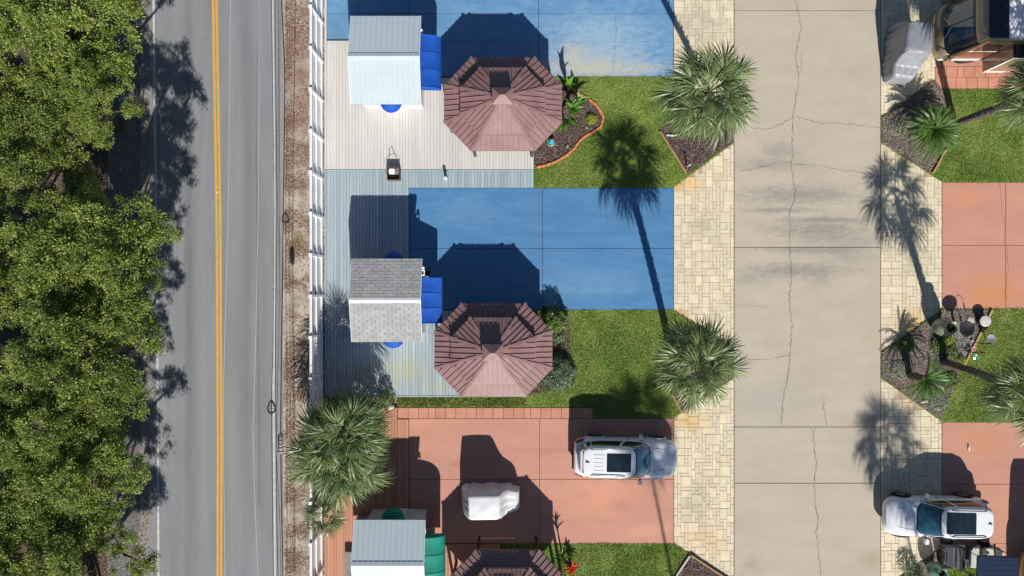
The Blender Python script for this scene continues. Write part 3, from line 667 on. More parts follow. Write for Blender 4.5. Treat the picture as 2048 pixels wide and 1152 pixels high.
# ---------------------------------------------------------------- gazebos
def octa(s, z): 
    a, b, fx, fy = 2.675*s, 2.115*s, 1.475*s, .845*s
    return [Vector(p) for p in ((a,-fy,z),(a,fy,z),(fx,b,z),(-fx,b,z),(-a,fy,z),(-a,-fy,z),(-fx,-b,z),(fx,-b,z))]
def tier(t, s0, z0, s1, z1, name, pitch):
    A, B = octa(s0, z0), octa(s1, z1)
    for i in range(8):
        a0, a1, b0, b1 = A[i], A[(i+1)%8], B[i], B[(i+1)%8]
        nrm = (a1-a0).cross(b0-a0).normalized(); th = nrm*.022
        pts = [a0,a1,b1,b0]
        o = put(name, MB().add([p for p in pts]+[p-th for p in pts], [(0,1,2,3),(7,6,5,4),(0,4,5,1),(1,5,6,2),(2,6,7,3),(3,7,4,0)]), MT['gaz'], t)
        u = (a1-a0).normalized(); v = nrm.cross(u).normalized(); L = (a1-a0).length
        q0, q1 = (b0-a0).dot(u), (b1-a0).dot(u); H = (b0-a0).dot(v)
        n = max(2, round(L/pitch)); m = MB()
        for k in range(1, n):
            x = L*k/n; hm = H
            if x < q0: hm = H*x/q0
            elif x > q1: hm = H*(L-x)/(L-q1)
            hm -= .05
            if hm > .1:
                p = a0+u*x+nrm*.012; m.bar(p+v*.015, p+v*hm, .030, .048, nrm)
        put('rib', m, MT['gaz'], o, label='raised metal ribs of the panel')
        put('hip_cap', MB().bar(a0+nrm*.018-(b0-a0).normalized()*.02, b0+Vector((0,0,.02)), .13, .022), MT['gaz'], t)
        put('fascia', MB().add([a0+Vector((0,0,-.012)), a1+Vector((0,0,-.012)), a1+Vector((0,0,-.11)), a0+Vector((0,0,-.11)), a0*.985+Vector((0,0,-.012)), a1*.985+Vector((0,0,-.012)), a1*.985+Vector((0,0,-.11)), a0*.985+Vector((0,0,-.11))],
            [(0,3,2,1),(4,5,6,7),(0,1,5,4),(3,7,6,2)]) if False else MB().bar(a0+Vector((0,0,-.08)), a1+Vector((0,0,-.08)), .03, .1), MT['gaz'], t)
def make_gazebo(label, x, y):
    t = thing('gazebo', label, 'gazebo', (x, y, .1), 0, 'octagonal gazebos')
    tier(t, 1.0, 2.1, .63, 2.40, 'roof_panel', .25)
    tier(t, .71, 2.58, .15, 3.08, 'upper_roof_panel', .22)
    # cupola: raised ridge box with flared ends
    cu = put('cupola', MB().box(-.41, .41, -.325, .325, 2.98, 3.40), MT['gaz'], t)
    put('cupola_roof', MB().add([(-.46,-.37,3.38),(.46,-.37,3.38),(.46,.37,3.38),(-.46,.37,3.38),(-.10,0,3.60),(.10,0,3.60)], [(3,2,1,0),(0,1,5,4),(2,3,4,5),(3,0,4),(1,2,5)]), MT['gaz'], cu)
    for i, p in enumerate(octa(.93, 0)):
        put('post', MB().cbox(p.x-.06, p.x+.06, p.y-.06, p.y+.06, 0, 2.12, .005), MT['gazpost'], t)
    O = octa(.93, 0)
    for i in range(8):
        if i in (2,): continue
        put('beam', MB().bar(O[i]+Vector((0,0,1.95)), O[(i+1)%8]+Vector((0,0,1.95)), .05, .14), MT['gazpost'], t)
    return t
g1 = make_gazebo('brown metal gazebo beside the curved brick bed, glossy south panel', -18.1/1.066/PXM, 344/PXM)
g2 = dup(g1, (-34.8/PXM, -115.8/PXM, .1), 0, 'brown metal gazebo beside two round green shrubs')
dup(g1, (-8.6/PXM, -577.8/PXM, .08), 0, 'brown metal gazebo cut by the bottom edge below covered cart')

# ---------------------------------------------------------------- cars
def wheel(t, x, y, r=.36, wd=.24, sgn=1):
    M = Matrix.Translation((x, y, r)) @ Matrix.Rotation(math.pi/2, 4, 'X')
    w_ = put('wheel', MB().lathe([(r*.62,-wd/2),(r*.93,-wd/2),(r,-wd/2+.04),(r,wd/2-.04),(r*.93,wd/2),(r*.62,wd/2)], 24, M), MT['tyre'], t)
    M2 = Matrix.Translation((x, y+sgn*(wd/2-.015), r)) @ Matrix.Rotation(math.pi/2, 4, 'X')
    m = MB().lathe([(r*.64,-.012),(r*.64,.012),(r*.55,.02)], 24, M2)
    for k in range(10):
        a = 6.283*k/10; m.bar((x, y+sgn*(wd/2+.004), r), (x+math.cos(a)*r*.58, y+sgn*(wd/2+.004), r+math.sin(a)*r*.58), .03, .02, (0,1,0))
    put('rim', m, MT['rim'], w_)
def sup(ang, xc, a, b, n):
    c, s = math.cos(ang), math.sin(ang); k = 2/n
    return (xc + a*math.copysign(abs(c)**k, c), b*math.copysign(abs(s)**k, s))
def suv(label, loc, rz, L=4.95, W=1.94, H=1.70, style=0):
    """front points to +x"""
    t = thing('suv', label, 'car', loc, rz)
    h = L/2
    # lower body: half width, top height by station
    st = [(-h,.62,.55,.80),(-h+.05,.80,.42,.98),(-h+.30,.92,.30,1.04),(-h+.75,.965,.26,1.07),(-.9,.97,.25,1.05),(0,.97,.25,1.03),(.85,.965,.25,1.01),(1.25,.96,.25,.99),(1.75,.95,.27,.94),(2.12,.90,.30,.87),(h-.13,.76,.36,.76),(h-.02,.58,.45,.64),(h,.50,.48,.58)]
    rings = []
    for x, w2, zb, zt in st:
        w2 *= W/1.94; r = []
        half = [(0, zb), (w2*.82, zb), (w2*.97, zb+.10), (w2, zb+(zt-zb)*.42), (w2*.985, zb+(zt-zb)*.72), (w2*.90, zt-.03), (w2*.72, zt+.015), (w2*.35, zt+.035), (0, zt+.04)]
        r = [(x, y, z) for y, z in half] + [(x, -y, z) for y, z in reversed(half[1:-1])]
        rings.append(r)
    body = put('body', MB().loft(rings), MT['paintwhite'], t, smooth=True); subsurf(body, 2)
    # cabin: superellipse belt to roof
    bel = dict(xc=-.55, a=1.74, b=.87*W/1.94, n=4.2) if style == 0 else dict(xc=-.58, a=1.76, b=.87*W/1.94, n=4.0)
    rof = dict(xc=-.91, a=1.22, b=.70*W/1.94, n=5.0) if style == 0 else dict(xc=-.91, a=1.20, b=.70*W/1.94, n=4.8)
    zb = .98
    def cab(ang, v):
        p, q = sup(ang, **bel), sup(ang, **rof); bu = .045*math.sin(math.pi*v)
        x = p[0]+(q[0]-p[0])*v; y = p[1]+(q[1]-p[1])*(v**1.15)
        return Vector((x + bu*math.cos(ang), y + bu*math.sin(ang)*1.2, zb+(H-.06-zb)*v))
    angs = [2*math.pi*i/72 for i in range(72)]
    rr = [[tuple(cab(a, v)) for a in angs] for v in (0,.2,.4,.6,.8,1.0)]
    for s_, dz in ((.97,.028),(.88,.045),(.7,.056),(.4,.062),(.05,.064)):
        r = []
        for a in angs:
            q = sup(a, **rof); r.append((rof['xc']+(q[0]-rof['xc'])*s_, q[1]*s_, H-.064+dz))
        rr.append(r)
    put('cabin', MB().loft(rr, True, True), MT['paintwhite'], t, smooth=True)
    def glass(name, a0, a1, v0, v1, mat, off=.006, na=16, nv=6):
        rows = []
        for j in range(nv+1):
            row = []
            for i in range(na+1):
                a = R(a0+(a1-a0)*i/na); v = v0+(v1-v0)*j/nv
                p = cab(a, v); n_ = (cab(a+.01, v)-cab(a-.01, v)).cross(cab(a, min(v+.02,1))-cab(a, max(v-.02,0))).normalized()
                row.append(tuple(p+n_*off))
            rows.append(row)
        return put(name, MB().loft(rows, False, False), mat, t, smooth=True)
    glass('windscreen_border', -44, 44, .0, .985, MT['black'], .004)
    glass('windscreen', -40, 40, .13, .93, MT['bluescreen'] if style == 0 else MT['screen'], .009)
    for s_ in (1, -1):
        for a0, a1 in ((49,84),(87,112),(115,128)):
            glass('side_window', *((a0, a1) if s_ > 0 else (-a1, -a0)), .14, .86, MT['glass'])
    glass('rear_window', 138, 222, .18, .92, MT['glass'])
    zr = H-.004
    def roofz(x, y): return H-.002-.035*abs(y/.66)**3
    sx0, sx1 = (-1.03, .10) if style == 0 else (-1.27, .10); sh = .43 if style == 0 else .50
    sr = put('sunroof', MB().rbox(sx0, sx1, -sh, sh, zr-.03, zr+.014, .06, 4, None, .01), MT['glass'], t)
    put('sunroof_bar', MB().box((sx0+sx1)/2+.02, (sx0+sx1)/2+.05, -sh+.02, sh-.02, zr+.0145, zr+.019), MT['dark'], sr)
    for s_ in (1, -1):
        y = s_*.60*W/1.94
        put('roof_rail', MB().tube([(-1.78,y,H-.04),(-1.66,y,H+.035),(-.3,y*1.02,H+.035),(-.14,y*1.03,H-.03)], .022, 8), MT['chrome'] if style == 0 else MT['dark'], t, smooth=True)
        my = s_*(W/2-.02)
        mr_ = put('mirror', MB().rbox(.56, .74, min(my, my+s_*.24), max(my, my+s_*.24), .98, 1.14, .05), MT['paintwhite'], t)
        put('mirror_foot', MB().box(.62, .69, min(my-s_*.06, my+s_*.01), max(my-s_*.06, my+s_*.01), .97, 1.02), MT['dark'], mr_)
        for hx in (.05, -.95): put('door_handle', MB().rbox(hx-.11, hx+.11, min(s_*W*.492, s_*W*.507), max(s_*W*.492, s_*W*.507), .84, .88, .006), MT['chrome'], t)
        for sxx in (.78, -.22, -1.18):
            put('door_seam', MB().tube([(sxx, s_*W*.502, .40), (sxx, s_*W*.5025, .70), (sxx-.03, s_*W*.470, .98)], .006, 5), MT['dark'], t)
        for x in (1.52, -1.45): wheel(t, x, s_*(W/2-.115), .365, .24, s_)
        for x in (1.52, -1.45):
            put('wheel_arch', MB().tube([(x+.44*math.cos(a), s_*(W/2-.012), .365+.44*math.sin(a)) for a in [math.pi*i/12 for i in range(13)]], .035, 6), MT['black'] if style else MT['paintwhite'], t)
        put('headlight', MB().add([(2.36,s_*.60,.70),(2.20,s_*.80,.72),(1.86,s_*.895,.83),(1.98,s_*.77,.865),(2.28,s_*.56,.80)], [(0,1,2,3,4)] if s_ > 0 else [(4,3,2,1,0)]) if False else MB().loft([[(2.30,s_*.56,.74),(2.31,s_*.58,.69),(2.25,s_*.60,.775)],[(2.16,s_*.745,.76),(2.17,s_*.77,.70),(2.10,s_*.74,.82)],[(1.92,s_*.85,.82),(1.93,s_*.875,.76),(1.86,s_*.80,.875)]]), MT['lens'], t)
        put('tail_light', MB().loft([[(-h+.02,s_*.55,.86),(-h+.005,s_*.55,.78),(-h+.1,s_*.52,.96)],[(-h+.08,s_*.78,.88),(-h+.06,s_*.80,.80),(-h+.16,s_*.74,.99)],[(-h+.42,s_*.915,.93),(-h+.40,s_*.935,.86),(-h+.46,s_*.87,1.02)]]), MT['redlens'], t)
        put('wiper', MB().tube([(1.02, s_*.12, 1.055), (.86, s_*.48, 1.10)], .012, 5), MT['black'], t)
        put('hood_crease', MB().tube([(1.10,s_*.56,1.037),(1.5,s_*.52,1.008),(1.95,s_*.44,.945)], .010, 6), MT['paintwhite'], t)
    put('antenna', MB().loft([[(-1.98,-.035,H-.03),(-1.98,.035,H-.03),(-1.72,.0,H-.03)],[(-1.99,-.008,H+.065),(-1.99,.008,H+.065),(-1.93,0,H+.065)]]), MT['dark'], t)
    for k in range(5 if style == 0 else 0):
        y = -.36+.18*k; put('roof_groove', MB().box(-1.62, sx0-.12, y-.006, y+.006, H-.015, H+.004), MT['grey'], t)
    if style == 0: put('spoiler', MB().rbox(-2.24, -1.98, -.60, .60, H-.10, H-.045, .16, 6), MT['paintwhite'], t)
    # grille and emblem
    gx = h-.03
    gr = put('grille', MB().loft([[(gx-.02,-.42,.47),(gx+.025,-.42,.47),(gx-.055,-.42,.66)],[(gx+.01,0,.44),(gx+.045,0,.46),(gx-.02,0,.685)],[(gx-.02,.42,.47),(gx+.025,.42,.47),(gx-.055,.42,.66)]]), MT['black'], t)
    put('emblem', MB().tube([(gx+.005+.02*math.sin(a)*-1, .10*math.cos(a), .60+.055*math.sin(a)) for a in [6.283*i/16 for i in range(17)]] + [(gx+.0,0,.62)], .012, 6), MT['chrome'], gr)
    put('grille_frame', MB().tube([(gx-.035,-.45,.69),(gx-.01,0,.715),(gx-.035,.45,.69)], .02, 6), MT['chrome'], t)
    put('bumper_trim', MB().tube([(-h-.005,-.60,.55),(-h-.02,0,.55),(-h-.005,.60,.55)], .045, 6), MT['black'], t)
    put('dashboard', MB().rbox(.62, .98, -.62, .62, 1.0, 1.06, .08), MT['black'], t)
    return t
suv('white suv with ribbed roof and silver roof rails on salmon pad', (221.6/PXM, -332/PXM, .05), R(-1.2), 4.95, 1.94, 1.72, 0)
suv('white suv with black roof rails facing the driveway at lower right', (829/PXM, -447/PXM, .04), R(179.2), 4.92, 1.94, 1.68, 1)

# ---------------------------------------------------------------- covered carts
def cover(t, mat, seed, half=.58, strap=True, wr=1.0):
    """cloth draped over a golf cart; front to +x"""
    rg = random.Random(seed)
    prof = [(-1.41,.12),(-1.36,.55),(-1.25,1.0),(-1.08,1.5),(-.98,1.80),(-.93,1.87),(-.6,1.89),(0,1.895),(.35,1.885),(.46,1.84),(.55,1.62),(.68,1.28),(.84,1.06),(1.05,.98),(1.22,.92),(1.34,.80),(1.38,.5),(1.41,.12)]
    # resample
    pts = []
    for (x0,z0),(x1,z1) in zip(prof, prof[1:]):
        n = max(1, int(math.hypot(x1-x0, z1-z0)/.06))
        for i in range(n): pts.append((x0+(x1-x0)*i/n, z0+(z1-z0)*i/n))
    pts.append(prof[-1])
    ph = [rg.uniform(0, 6.28) for _ in range(12)]
    rows = []
    for i, (x, z) in enumerate(pts):
        roof = -.98 <= x <= .46 and z > 1.75
        hw = half*(1.0 if roof else (.98 if z > 1 else .96)); 
        if roof:
            e_ = min(x+.98, .46-x); hw *= 1-.10*max(0, 1-e_/.16)**2
        if x > .75: hw *= 1-.30*((x-.75)/.66)**2
        if x < -1.1: hw *= 1-.12*((-x-1.1)/.31)**2
        row = []
        ny = 28
        for j in range(ny+1):
            s_ = -1+2*j/ny; y = s_*hw; zz = z; xx = x
            edge = abs(s_)
            if edge > .72: zz -= .08*((edge-.72)/.28)**2
            if not roof:
                fold = wr*(.014*math.sin(s_*11+ph[0]+x*2.2)*max(0,1-edge**6) + .008*math.sin(s_*23+ph[1]-x*3) + .006*math.sin(s_*47+ph[7]+x*6))
                if x > 0: zz += fold*min(1,(1.45-x)*1.6) if z > .3 else 0
                else: xx += fold*.9
            else: zz += .012*math.cos(s_*3.1)+.006*math.sin(x*7+ph[2])*math.sin(s_*5)
            row.append((xx, y, zz))
        lo, hi = [], []
        nz = 12
        for sgn, lst in ((-1, lo), (1, hi)):
            for k in range(1, nz+1):
                v = k/nz; fl = hw + .07*v**.8 + wr*(.016*v*math.sin(x*7+ph[3]+sgn) + .012*v*math.sin(x*19+ph[4]))
                lst.append((x+ .02*v*math.sin(x*15+ph[5]), sgn*fl, (z-.05)+(.10+.03*math.sin(x*6+ph[6])-(z-.05))*v))
        rows.append(list(reversed(lo)) + row + hi)
    o = put('cover', MB().loft(rows, False, False), mat, t, smooth=True)
    top = MB().tube([(-.95,-.52,1.855),(-.95,.52,1.855)], .014, 6).tube([(.44,-.52,1.85),(.44,.52,1.85)], .014, 6)
    put('roof_seam', top, mat, o)
    if strap: put('strap', MB().box(-.3, -.05, half+.10, half+.106, 1.25, 1.28), MT['black'], o)
    for x in (-.85, .95):
        for sgn in (-1, 1):
            put('wheel', MB().lathe([(.12,-.09),(.20,-.09),(.22,-.06),(.22,.06),(.20,.09),(.12,.09)], 16, Matrix.Translation((x, sgn*.50, .22)) @ Matrix.Rotation(math.pi/2, 4, 'X')), MT['tyre'], t)
c1 = thing('covered_golf_cart', 'golf cart under a white fabric cover on the salmon pad', 'golf cart', (-42/PXM, -414/PXM, .05), R(1))
cover(c1, MT['coverwhite'], 2)
c2 = thing('covered_golf_cart', 'golf cart under a wrinkled silver-grey cover beside the motorhome', 'golf cart', (770/PXM, 463/PXM, .03), R(-97))
cover(c2, MT['covergrey'], 5, .62, True, 2.2)

# ---------------------------------------------------------------- golf cart with navy roof
gc = thing('golf_cart', 'dark golf cart with navy roof beside the white suv', 'golf cart', (900/PXM, -527/PXM, .04), R(178))
put('chassis', MB().rbox(-1.2, 1.2, -.5, .5, .22, .42, .08), MT['cartgrey'], gc)
put('front_cowl', MB().loft([[(1.30,-.40,.35),(1.30,.40,.35),(1.26,.38,.62),(1.26,-.38,.62)],[(1.05,-.52,.30),(1.05,.52,.30),(1.0,.48,.82),(1.0,-.48,.82)],[(.66,-.54,.30),(.66,.54,.30),(.66,.50,.95),(.66,-.50,.95)]]), MT['cartgrey'], gc)
put('cowl_stripe', MB().box(.86, .90, -.46, .46, .885, .905), MT['chrome'], gc)
put('dash', MB().rbox(.50, .66, -.52, .52, .7, .97, .04), MT['black'], gc)
ws = put('windscreen_frame', MB().tube([(.70,-.52,.92),(.52,-.50,1.86),(.52,.50,1.86),(.70,.52,.92),(.70,-.52,.92)], .022, 8), MT['black'], gc)
put('brush_guard', MB().tube([(1.36,-.38,.3),(1.36,-.40,.70),(1.30,-.2,.82),(1.30,.2,.82),(1.36,.40,.70),(1.36,.38,.3)], .025, 8), MT['black'], gc)
for x in (-.15, -.85):
    put('seat', MB().rbox(x-.24, x+.24, -.48, .48, .62, .76, .07), MT['stonegrey'], gc)
    put('backrest', MB().rbox(x-.34, x-.24, -.48, .48, .78, 1.16, .05), MT['stonegrey'], gc)
put('bag_rack', MB().rbox(-1.42, -1.15, -.46, .46, .5, .62, .05), MT['cartgrey'], gc)
sw = put('steering_wheel', MB().tube([(.38+.06*math.sin(a), .24+.17*math.cos(a), .98+.16*math.sin(a)) for a in [6.283*i/18 for i in range(19)]], .016, 6), MT['black'], gc)
put('steering_column', MB().tube([(.62,.24,.75),(.38,.24,.98)], .022, 6), MT['black'], sw)
cr = put('roof', MB().rbox(-1.33, .60, -.56, .56, 1.86, 1.93, .12, 5), MT['cartnavy'], gc)
for y in (-.36,-.12,.12,.36): put('roof_ridge', MB().box(-1.15, .35, y-.012, y+.012, 1.929, 1.936), MT['cartnavy'], cr)
for x, xb in ((.52,.66),(-1.2,-1.1)):
    for y in (-.5,.5): put('strut', MB().tube([(xb,y,.42),(x,y,1.87)], .018, 6), MT['black'], gc)
for x in (-.82, .95):
    for s_ in (-1, 1): wheel(gc, x, s_*.55, .26, .22, s_)
for s_ in (-1,1):
    put('headlight', MB().lathe([(.09,0),(.08,.03),(.03,.04)], 12, Matrix.Translation((1.27, s_*.28, .58)) @ Matrix.Rotation(math.pi/2, 4, 'Y')), MT['lens'], gc)
    put('side_mirror', MB().rbox(.44, .50, min(s_*.56,s_*.74), max(s_*.56,s_*.74), 1.25, 1.36, .02), MT['black'], gc)

# ---------------------------------------------------------------- motorhome
def motorhome(label, loc, rz, Lm=10.0, wd=2.5):
    """front to +x at x=0; body runs to -Lm"""
    t = thing('motorhome', label, 'motorhome', loc, rz); hw = wd/2
    def ring(x, w2, z0, z1, r=.10):
        pts = []
        for cy, cz, a0 in ((w2-r, z1-r, 0), (-w2+r, z1-r, 90), (-w2+r*.5, z0+r*.5, 180), (w2-r*.5, z0+r*.5, 270)):
            for i in range(4):
                a = R(a0+30*i); rr = r if cz > 1 else r*.5
                pts.append((x, cy+rr*math.cos(a), cz+rr*math.sin(a)))
        return pts
    put('body', MB().loft([ring(-Lm, hw, .45, 3.25), ring(-.9, hw, .45, 3.25)], True, True), MT['rvtan'], t)
    # nose: bumper, windscreen, cap
    def nose(zlist, mat, name, parent=t):
        rows = []
        for z, xf, w2 in zlist:
            row = []
            for i in range(25):
                a = -math.pi/2+math.pi*i/24
                x = -.9+(xf+.9)*abs(math.cos(a))**.42; y = w2*math.copysign(abs(math.sin(a))**.55, math.sin(a)); row.append((x, y, z))
            rows.append(row)
        return put(name, MB().loft(rows, False, False), mat, parent, smooth=True), rows
    nose([(.40,-.05,1.20),(.55,.02,1.24),(.85,.04,1.25),(1.12,-.02,1.25),(1.20,-.10,1.24),(1.22,-.22,1.2)], MT['rvtan'], 'bumper')
    nose([(1.22,-.22,1.2),(1.235,-.36,1.16)], MT['black'], 'cowl')
    nose([(1.20,-.16,1.245),(1.42,-.23,1.25),(2.72,-.58,1.25),(2.80,-.60,1.25)], MT['rvdark'], 'windscreen_surround')
    n_, rows = nose([(1.44,-.215,1.1),(1.8,-.31,1.1),(2.2,-.42,1.1),(2.68,-.555,1.1)], MT['screen'], 'windscreen')
    put('windscreen_divider', MB().bar((-.205,0,1.44),(-.545,0,2.68),.03,.03), MT['black'], t)
    nose([(2.80,-.60,1.25),(3.05,-.68,1.24),(3.2,-.80,1.18),(3.25,-.90,1.1)], MT['rvtan'], 'cap')
    put('roof_front', MB().box(-1.75, -.88, -1.14, 1.14, 3.2, 3.262), MT['rvdark'], t)
    rf = put('roof', MB().rbox(-Lm+.05, -1.75, -hw+.08, hw-.08, 3.2, 3.275, .06), MT['white'], t)
    for x in (-3.6, -7.2):
        put('air_conditioner', MB().rbox(x-.5, x+.5, -.38, .38, 3.276, 3.50, .16, 5), MT['white'], rf)
    put('roof_vent', MB().rbox(-5.4, -5.0, .2, .6, 3.276, 3.36, .04), MT['grey'], rf)
    for s_ in (-1, 1):
        y = s_*(hw+.004); a, b = min(y, y+s_*.012), max(y, y+s_*.012)
        put('gutter_rail', MB().box(-Lm+.05, -.9, a, b, 3.08, 3.16), MT['chrome'], t)
        put('paint_band', MB().box(-Lm+.05, -.95, a, b, 1.05, 1.55), MT['rvmaroon'], t)
        put('paint_band', MB().add([(-.95,y,1.6),(-4.5,y,1.6),(-4.5,y,2.4)], [(0,1,2)] if s_>0 else [(2,1,0)]).add([(-.95,y+s_*.01,1.6),(-4.5,y+s_*.01,1.6),(-4.5,y+s_*.01,2.4)], [(0,1,2)] if s_>0 else [(2,1,0)]), MT['rvmaroon'], t)
        put('trim_strip', MB().box(-Lm+.05, -.2, a, b, .62, .78), MT['white'], t)
        put('trim_strip', MB().box(-Lm+.05, -.95, a, b, 1.80, 1.86), MT['white'], t)
        wn = put('side_window', MB().box(-2.1, -1.15, a, b, 1.75+.12, 2.65), MT['glass'], t)
        put('side_window', MB().box(-4.4, -3.2, a, b, 2.42, 2.85), MT['glass'], t)
        mm = put('mirror_arm', MB().tube([(-.45, s_*1.22, 1.45), (-.10, s_*1.38, 1.55)], .03, 8), MT['black'], t)
        put('mirror', MB().rbox(-.16, -.02, min(s_*1.36,s_*1.56), max(s_*1.36,s_*1.56), 1.38, 1.72, .04), MT['chrome'], mm)
        put('headlight', MB().loft([[(-.10,s_*.95,.70),(-.04,s_*.95,.70),(-.05,s_*.95,.98)],[(-.38,s_*1.24,.72),(-.30,s_*1.265,.72),(-.34,s_*1.255,1.02)]]), MT['lens'], t)
        put('wiper', MB().tube([(-.16, s_*.45, 1.30), (-.25, s_*.06, 1.62)], .016, 5), MT['chrome'], t)
        for x in (-1.7, -7.0):
            wheel(t, x, s_*(hw-.16), .48, .28, s_)
    a, b = hw+.622, hw+.635
    so_ = put('slide_out', MB().rbox(-5.2, -2.3, hw-.02, hw+.62, .75, 2.75, .03), MT['rvtan'], t)
    put('slide_trim', MB().box(-5.2, -2.3, a, b, .75, .86).box(-5.2,-2.3,a,b,2.66,2.75).box(-5.2,-5.1,a,b,.86,2.66).box(-2.4,-2.3,a,b,.86,2.66), MT['white'], so_)
    put('slide_window', MB().box(-4.7, -2.9, a-.001, a+.017, 1.6, 2.3), MT['glass'], so_)
    put('slide_topper', MB().box(-5.2, -2.3, hw-.02, hw+.6, 2.752, 2.77), MT['black'], so_)
    return t
mh = motorhome('champagne and maroon motorhome with slide-out at the upper right corner', (824/PXM, (446+52)/PXM, .05), R(180))
mh2 = dup(mh, (997/PXM, -(512+52)/PXM, .05), R(180), 'motorhome parked beyond the right edge whose shadow falls on the salmon pad')
for c_ in [c_ for c_ in mh2.children_recursive if c_.name.startswith('mirror')]: bpy.data.objects.remove(c_)

# ---------------------------------------------------------------- palms
def frond_mesh(seed, pet=.95, fan=1.05, nl=42, name='frond', wid=.024, droop=.42):
    """fan leaf: petiole along +x, leaflets fanned from a curved rib, tips drooping"""
    rg = np.random.default_rng(seed); V = []; F = []; T = []
    def strip(pts, ws, ups, tint):
        o = len(V)
        for p, w2, u in zip(pts, ws, ups):
            V.append(p-u*w2); V.append(p+u*w2); T.extend([tint]*2)
        for i in range(len(pts)-1): F.append((o+2*i, o+2*i+1, o+2*i+3, o+2*i+2))
    n = 5; px = [np.array([pet*i/n, 0, .10*math.sin(math.pi*.5*i/n)]) for i in range(n+1)]
    strip(px, [.022]*(n+1), [np.array([0,1,0.])]*(n+1), .75); strip(px, [.018]*(n+1), [np.array([0,0,1.])]*(n+1), .7)
    for k in range(nl):
        f_ = k/(nl-1); ang = (-1+2*f_)*R(112) + rg.normal(0, .05)
        rib = .42*math.cos(ang*.8)**2*fan if abs(ang) < 1.9 else 0
        st = np.array([pet+rib*.75, rib*.12*math.sin(ang), .10-.28*rib*rib])
        d = np.array([math.cos(ang), math.sin(ang), .05+rg.normal(0,.07)]); ln = fan*(.72+.22*math.cos(ang))*rg.uniform(.86, 1.08)
        ns = 4; pts = []; ws = []
        side = np.array([-math.sin(ang), math.cos(ang), .5*rg.choice([-1,1])]); side /= np.linalg.norm(side)
        for i in range(ns+1):
            s_ = i/ns; p = st+d*ln*s_; p[2] -= droop*rg.uniform(.8,1.2)*ln*s_**2.4; pts.append(p)
            ws.append(wid*[.35,.9,1.0,.6,.05][i])
        strip(pts, ws, [side]*(ns+1), float(np.clip(rg.normal(.42,.22), 0, 1)))
    m = np_mesh(name, np.array(V), np.array(F), np.array(T)); return m
FR = [frond_mesh(60+i, droop=.30+.12*i) for i in range(4)]
for m in FR: m.materials.append(MT['palm'])
FRD = frond_mesh(70, .7, .85, 26, droop=.75); FRD.materials.append(MT['palmdry'])
def palm(label, base, crown, h, size=1.0, n=34, seed=1, r0=.185, r1=.14, dry=3, low=-42, group=None, boots=True):
    """base and crown: ground positions in metres; h: height of the crown's heart"""
    rg = random.Random(seed); t = thing('palm_tree', label, 'palm tree', (base[0], base[1], 0), 0, group)
    dx, dy = crown[0]-base[0], crown[1]-base[1]; m = MB(); N = 14
    ctr = [(dx*(s_:=i/N)**1.3, dy*s_**1.3, -.05+(h-.1)*s_) for i in range(N+1)]
    m.tube(ctr, [r0*1.25 if i == 0 else r0+(r1-r0)*i/N for i in range(N+1)], 12)
    tr = put('trunk', m, MT['palmtrunk'], t, smooth=True)
    if boots:
        bm = MB()
        for i in range(int(h*16)):
            s_ = .30+.70*i/(h*16); z = (h-.1)*s_; a = i*2.4; r = r0+(r1-r0)*s_
            c = Vector((dx*s_**1.3, dy*s_**1.3, z)); o_ = Vector((math.cos(a), math.sin(a), 0))
            bm.bar(c+o_*r*.8+Vector((0,0,-.08)), c+o_*(r+.025)+Vector((0,0,.12)), .08, .02, o_)
        put('leaf_base', bm, MT['palmtrunk'], tr)
    for i in range(n):
        q = i/n; el = 80-(80-low)*(q**.60) + rg.uniform(-7,7); az = i*137.5+rg.uniform(-12,12)
        sc_ = size*(.72+.3*min(1, q*2.2))*rg.uniform(.9,1.08)
        put('frond', FR[rg.randrange(4)], None, t, loc=(dx, dy, h-.12+.1*(1-q)), rot=(R(rg.uniform(-14,14)), R(-el), R(az)), scale=(sc_,)*3)
    for i in range(dry):
        put('dry_frond', FRD, None, t, loc=(dx, dy, h-.22), rot=(R(rg.uniform(-20,20)), R(rg.uniform(48,66)), R(rg.uniform(0,360))), scale=(size*.85,)*3, label='dead yellow-brown frond hanging low')
    return t
palm('broad leaning fan palm in the bed above the upper lawn', G(1455,282), P(1418,184,8.5), 8.5, .93, 32, 1, r0=.15, r1=.11, group='fan palms', low=-38, dry=5)
palm('tall fan palm beside the middle lawn at the driveway', G(1342,704), P(1394,727,7.0), 7.0, .88, 30, 2, group='fan palms', low=-38, dry=6)
palm('leaning fan palm at the upper right corner above the sago', G(1906,249), P(2078,188,6.0), 6.0, .78, 24, 3, group='fan palms')
palm('leaning fan palm at right edge by garden ornaments', G(1886,724), P(2064,792,6.6), 6.6, .90, 26, 4, group='fan palms')
palm('tall fan palm beyond the bottom edge casting shade on the lower lawn', G(1452,1722), G(1440,1694), 16.0, .95, 26, 5, r0=.085, r1=.055, boots=False, group='fan palms')
palm('tall fan palm beyond the bottom edge shading the right paved strip', G(1902,1490), G(1882,1468), 11.0, .9, 26, 6, r0=.07, r1=.05, boots=False, group='fan palms')
palm('fan palm beyond the right edge shading the motorhome roof', G(2110,335), G(1985,330), 8.0, 1.0, 34, 7, r0=.10, r1=.08, boots=False, group='fan palms')
palm('dense low fan palm by the fence above the road verge', G(703,838), P(690,868,3.1), 3.1, 1.0, 36, 8, dry=2, group='low fan palms by the fence', low=-30)
palm('low fan palm crowding the fence and overhead cable, left of clump', G(672,880), P(650,905,2.8), 2.8, .98, 30, 9, dry=3, group='low fan palms by the fence', low=-35)
palm('low fan palm in front of the clump above teal-awning shed', G(695,920), P(692,930,2.6), 2.6, .95, 28, 13, dry=3, group='low fan palms by the fence', low=-30)
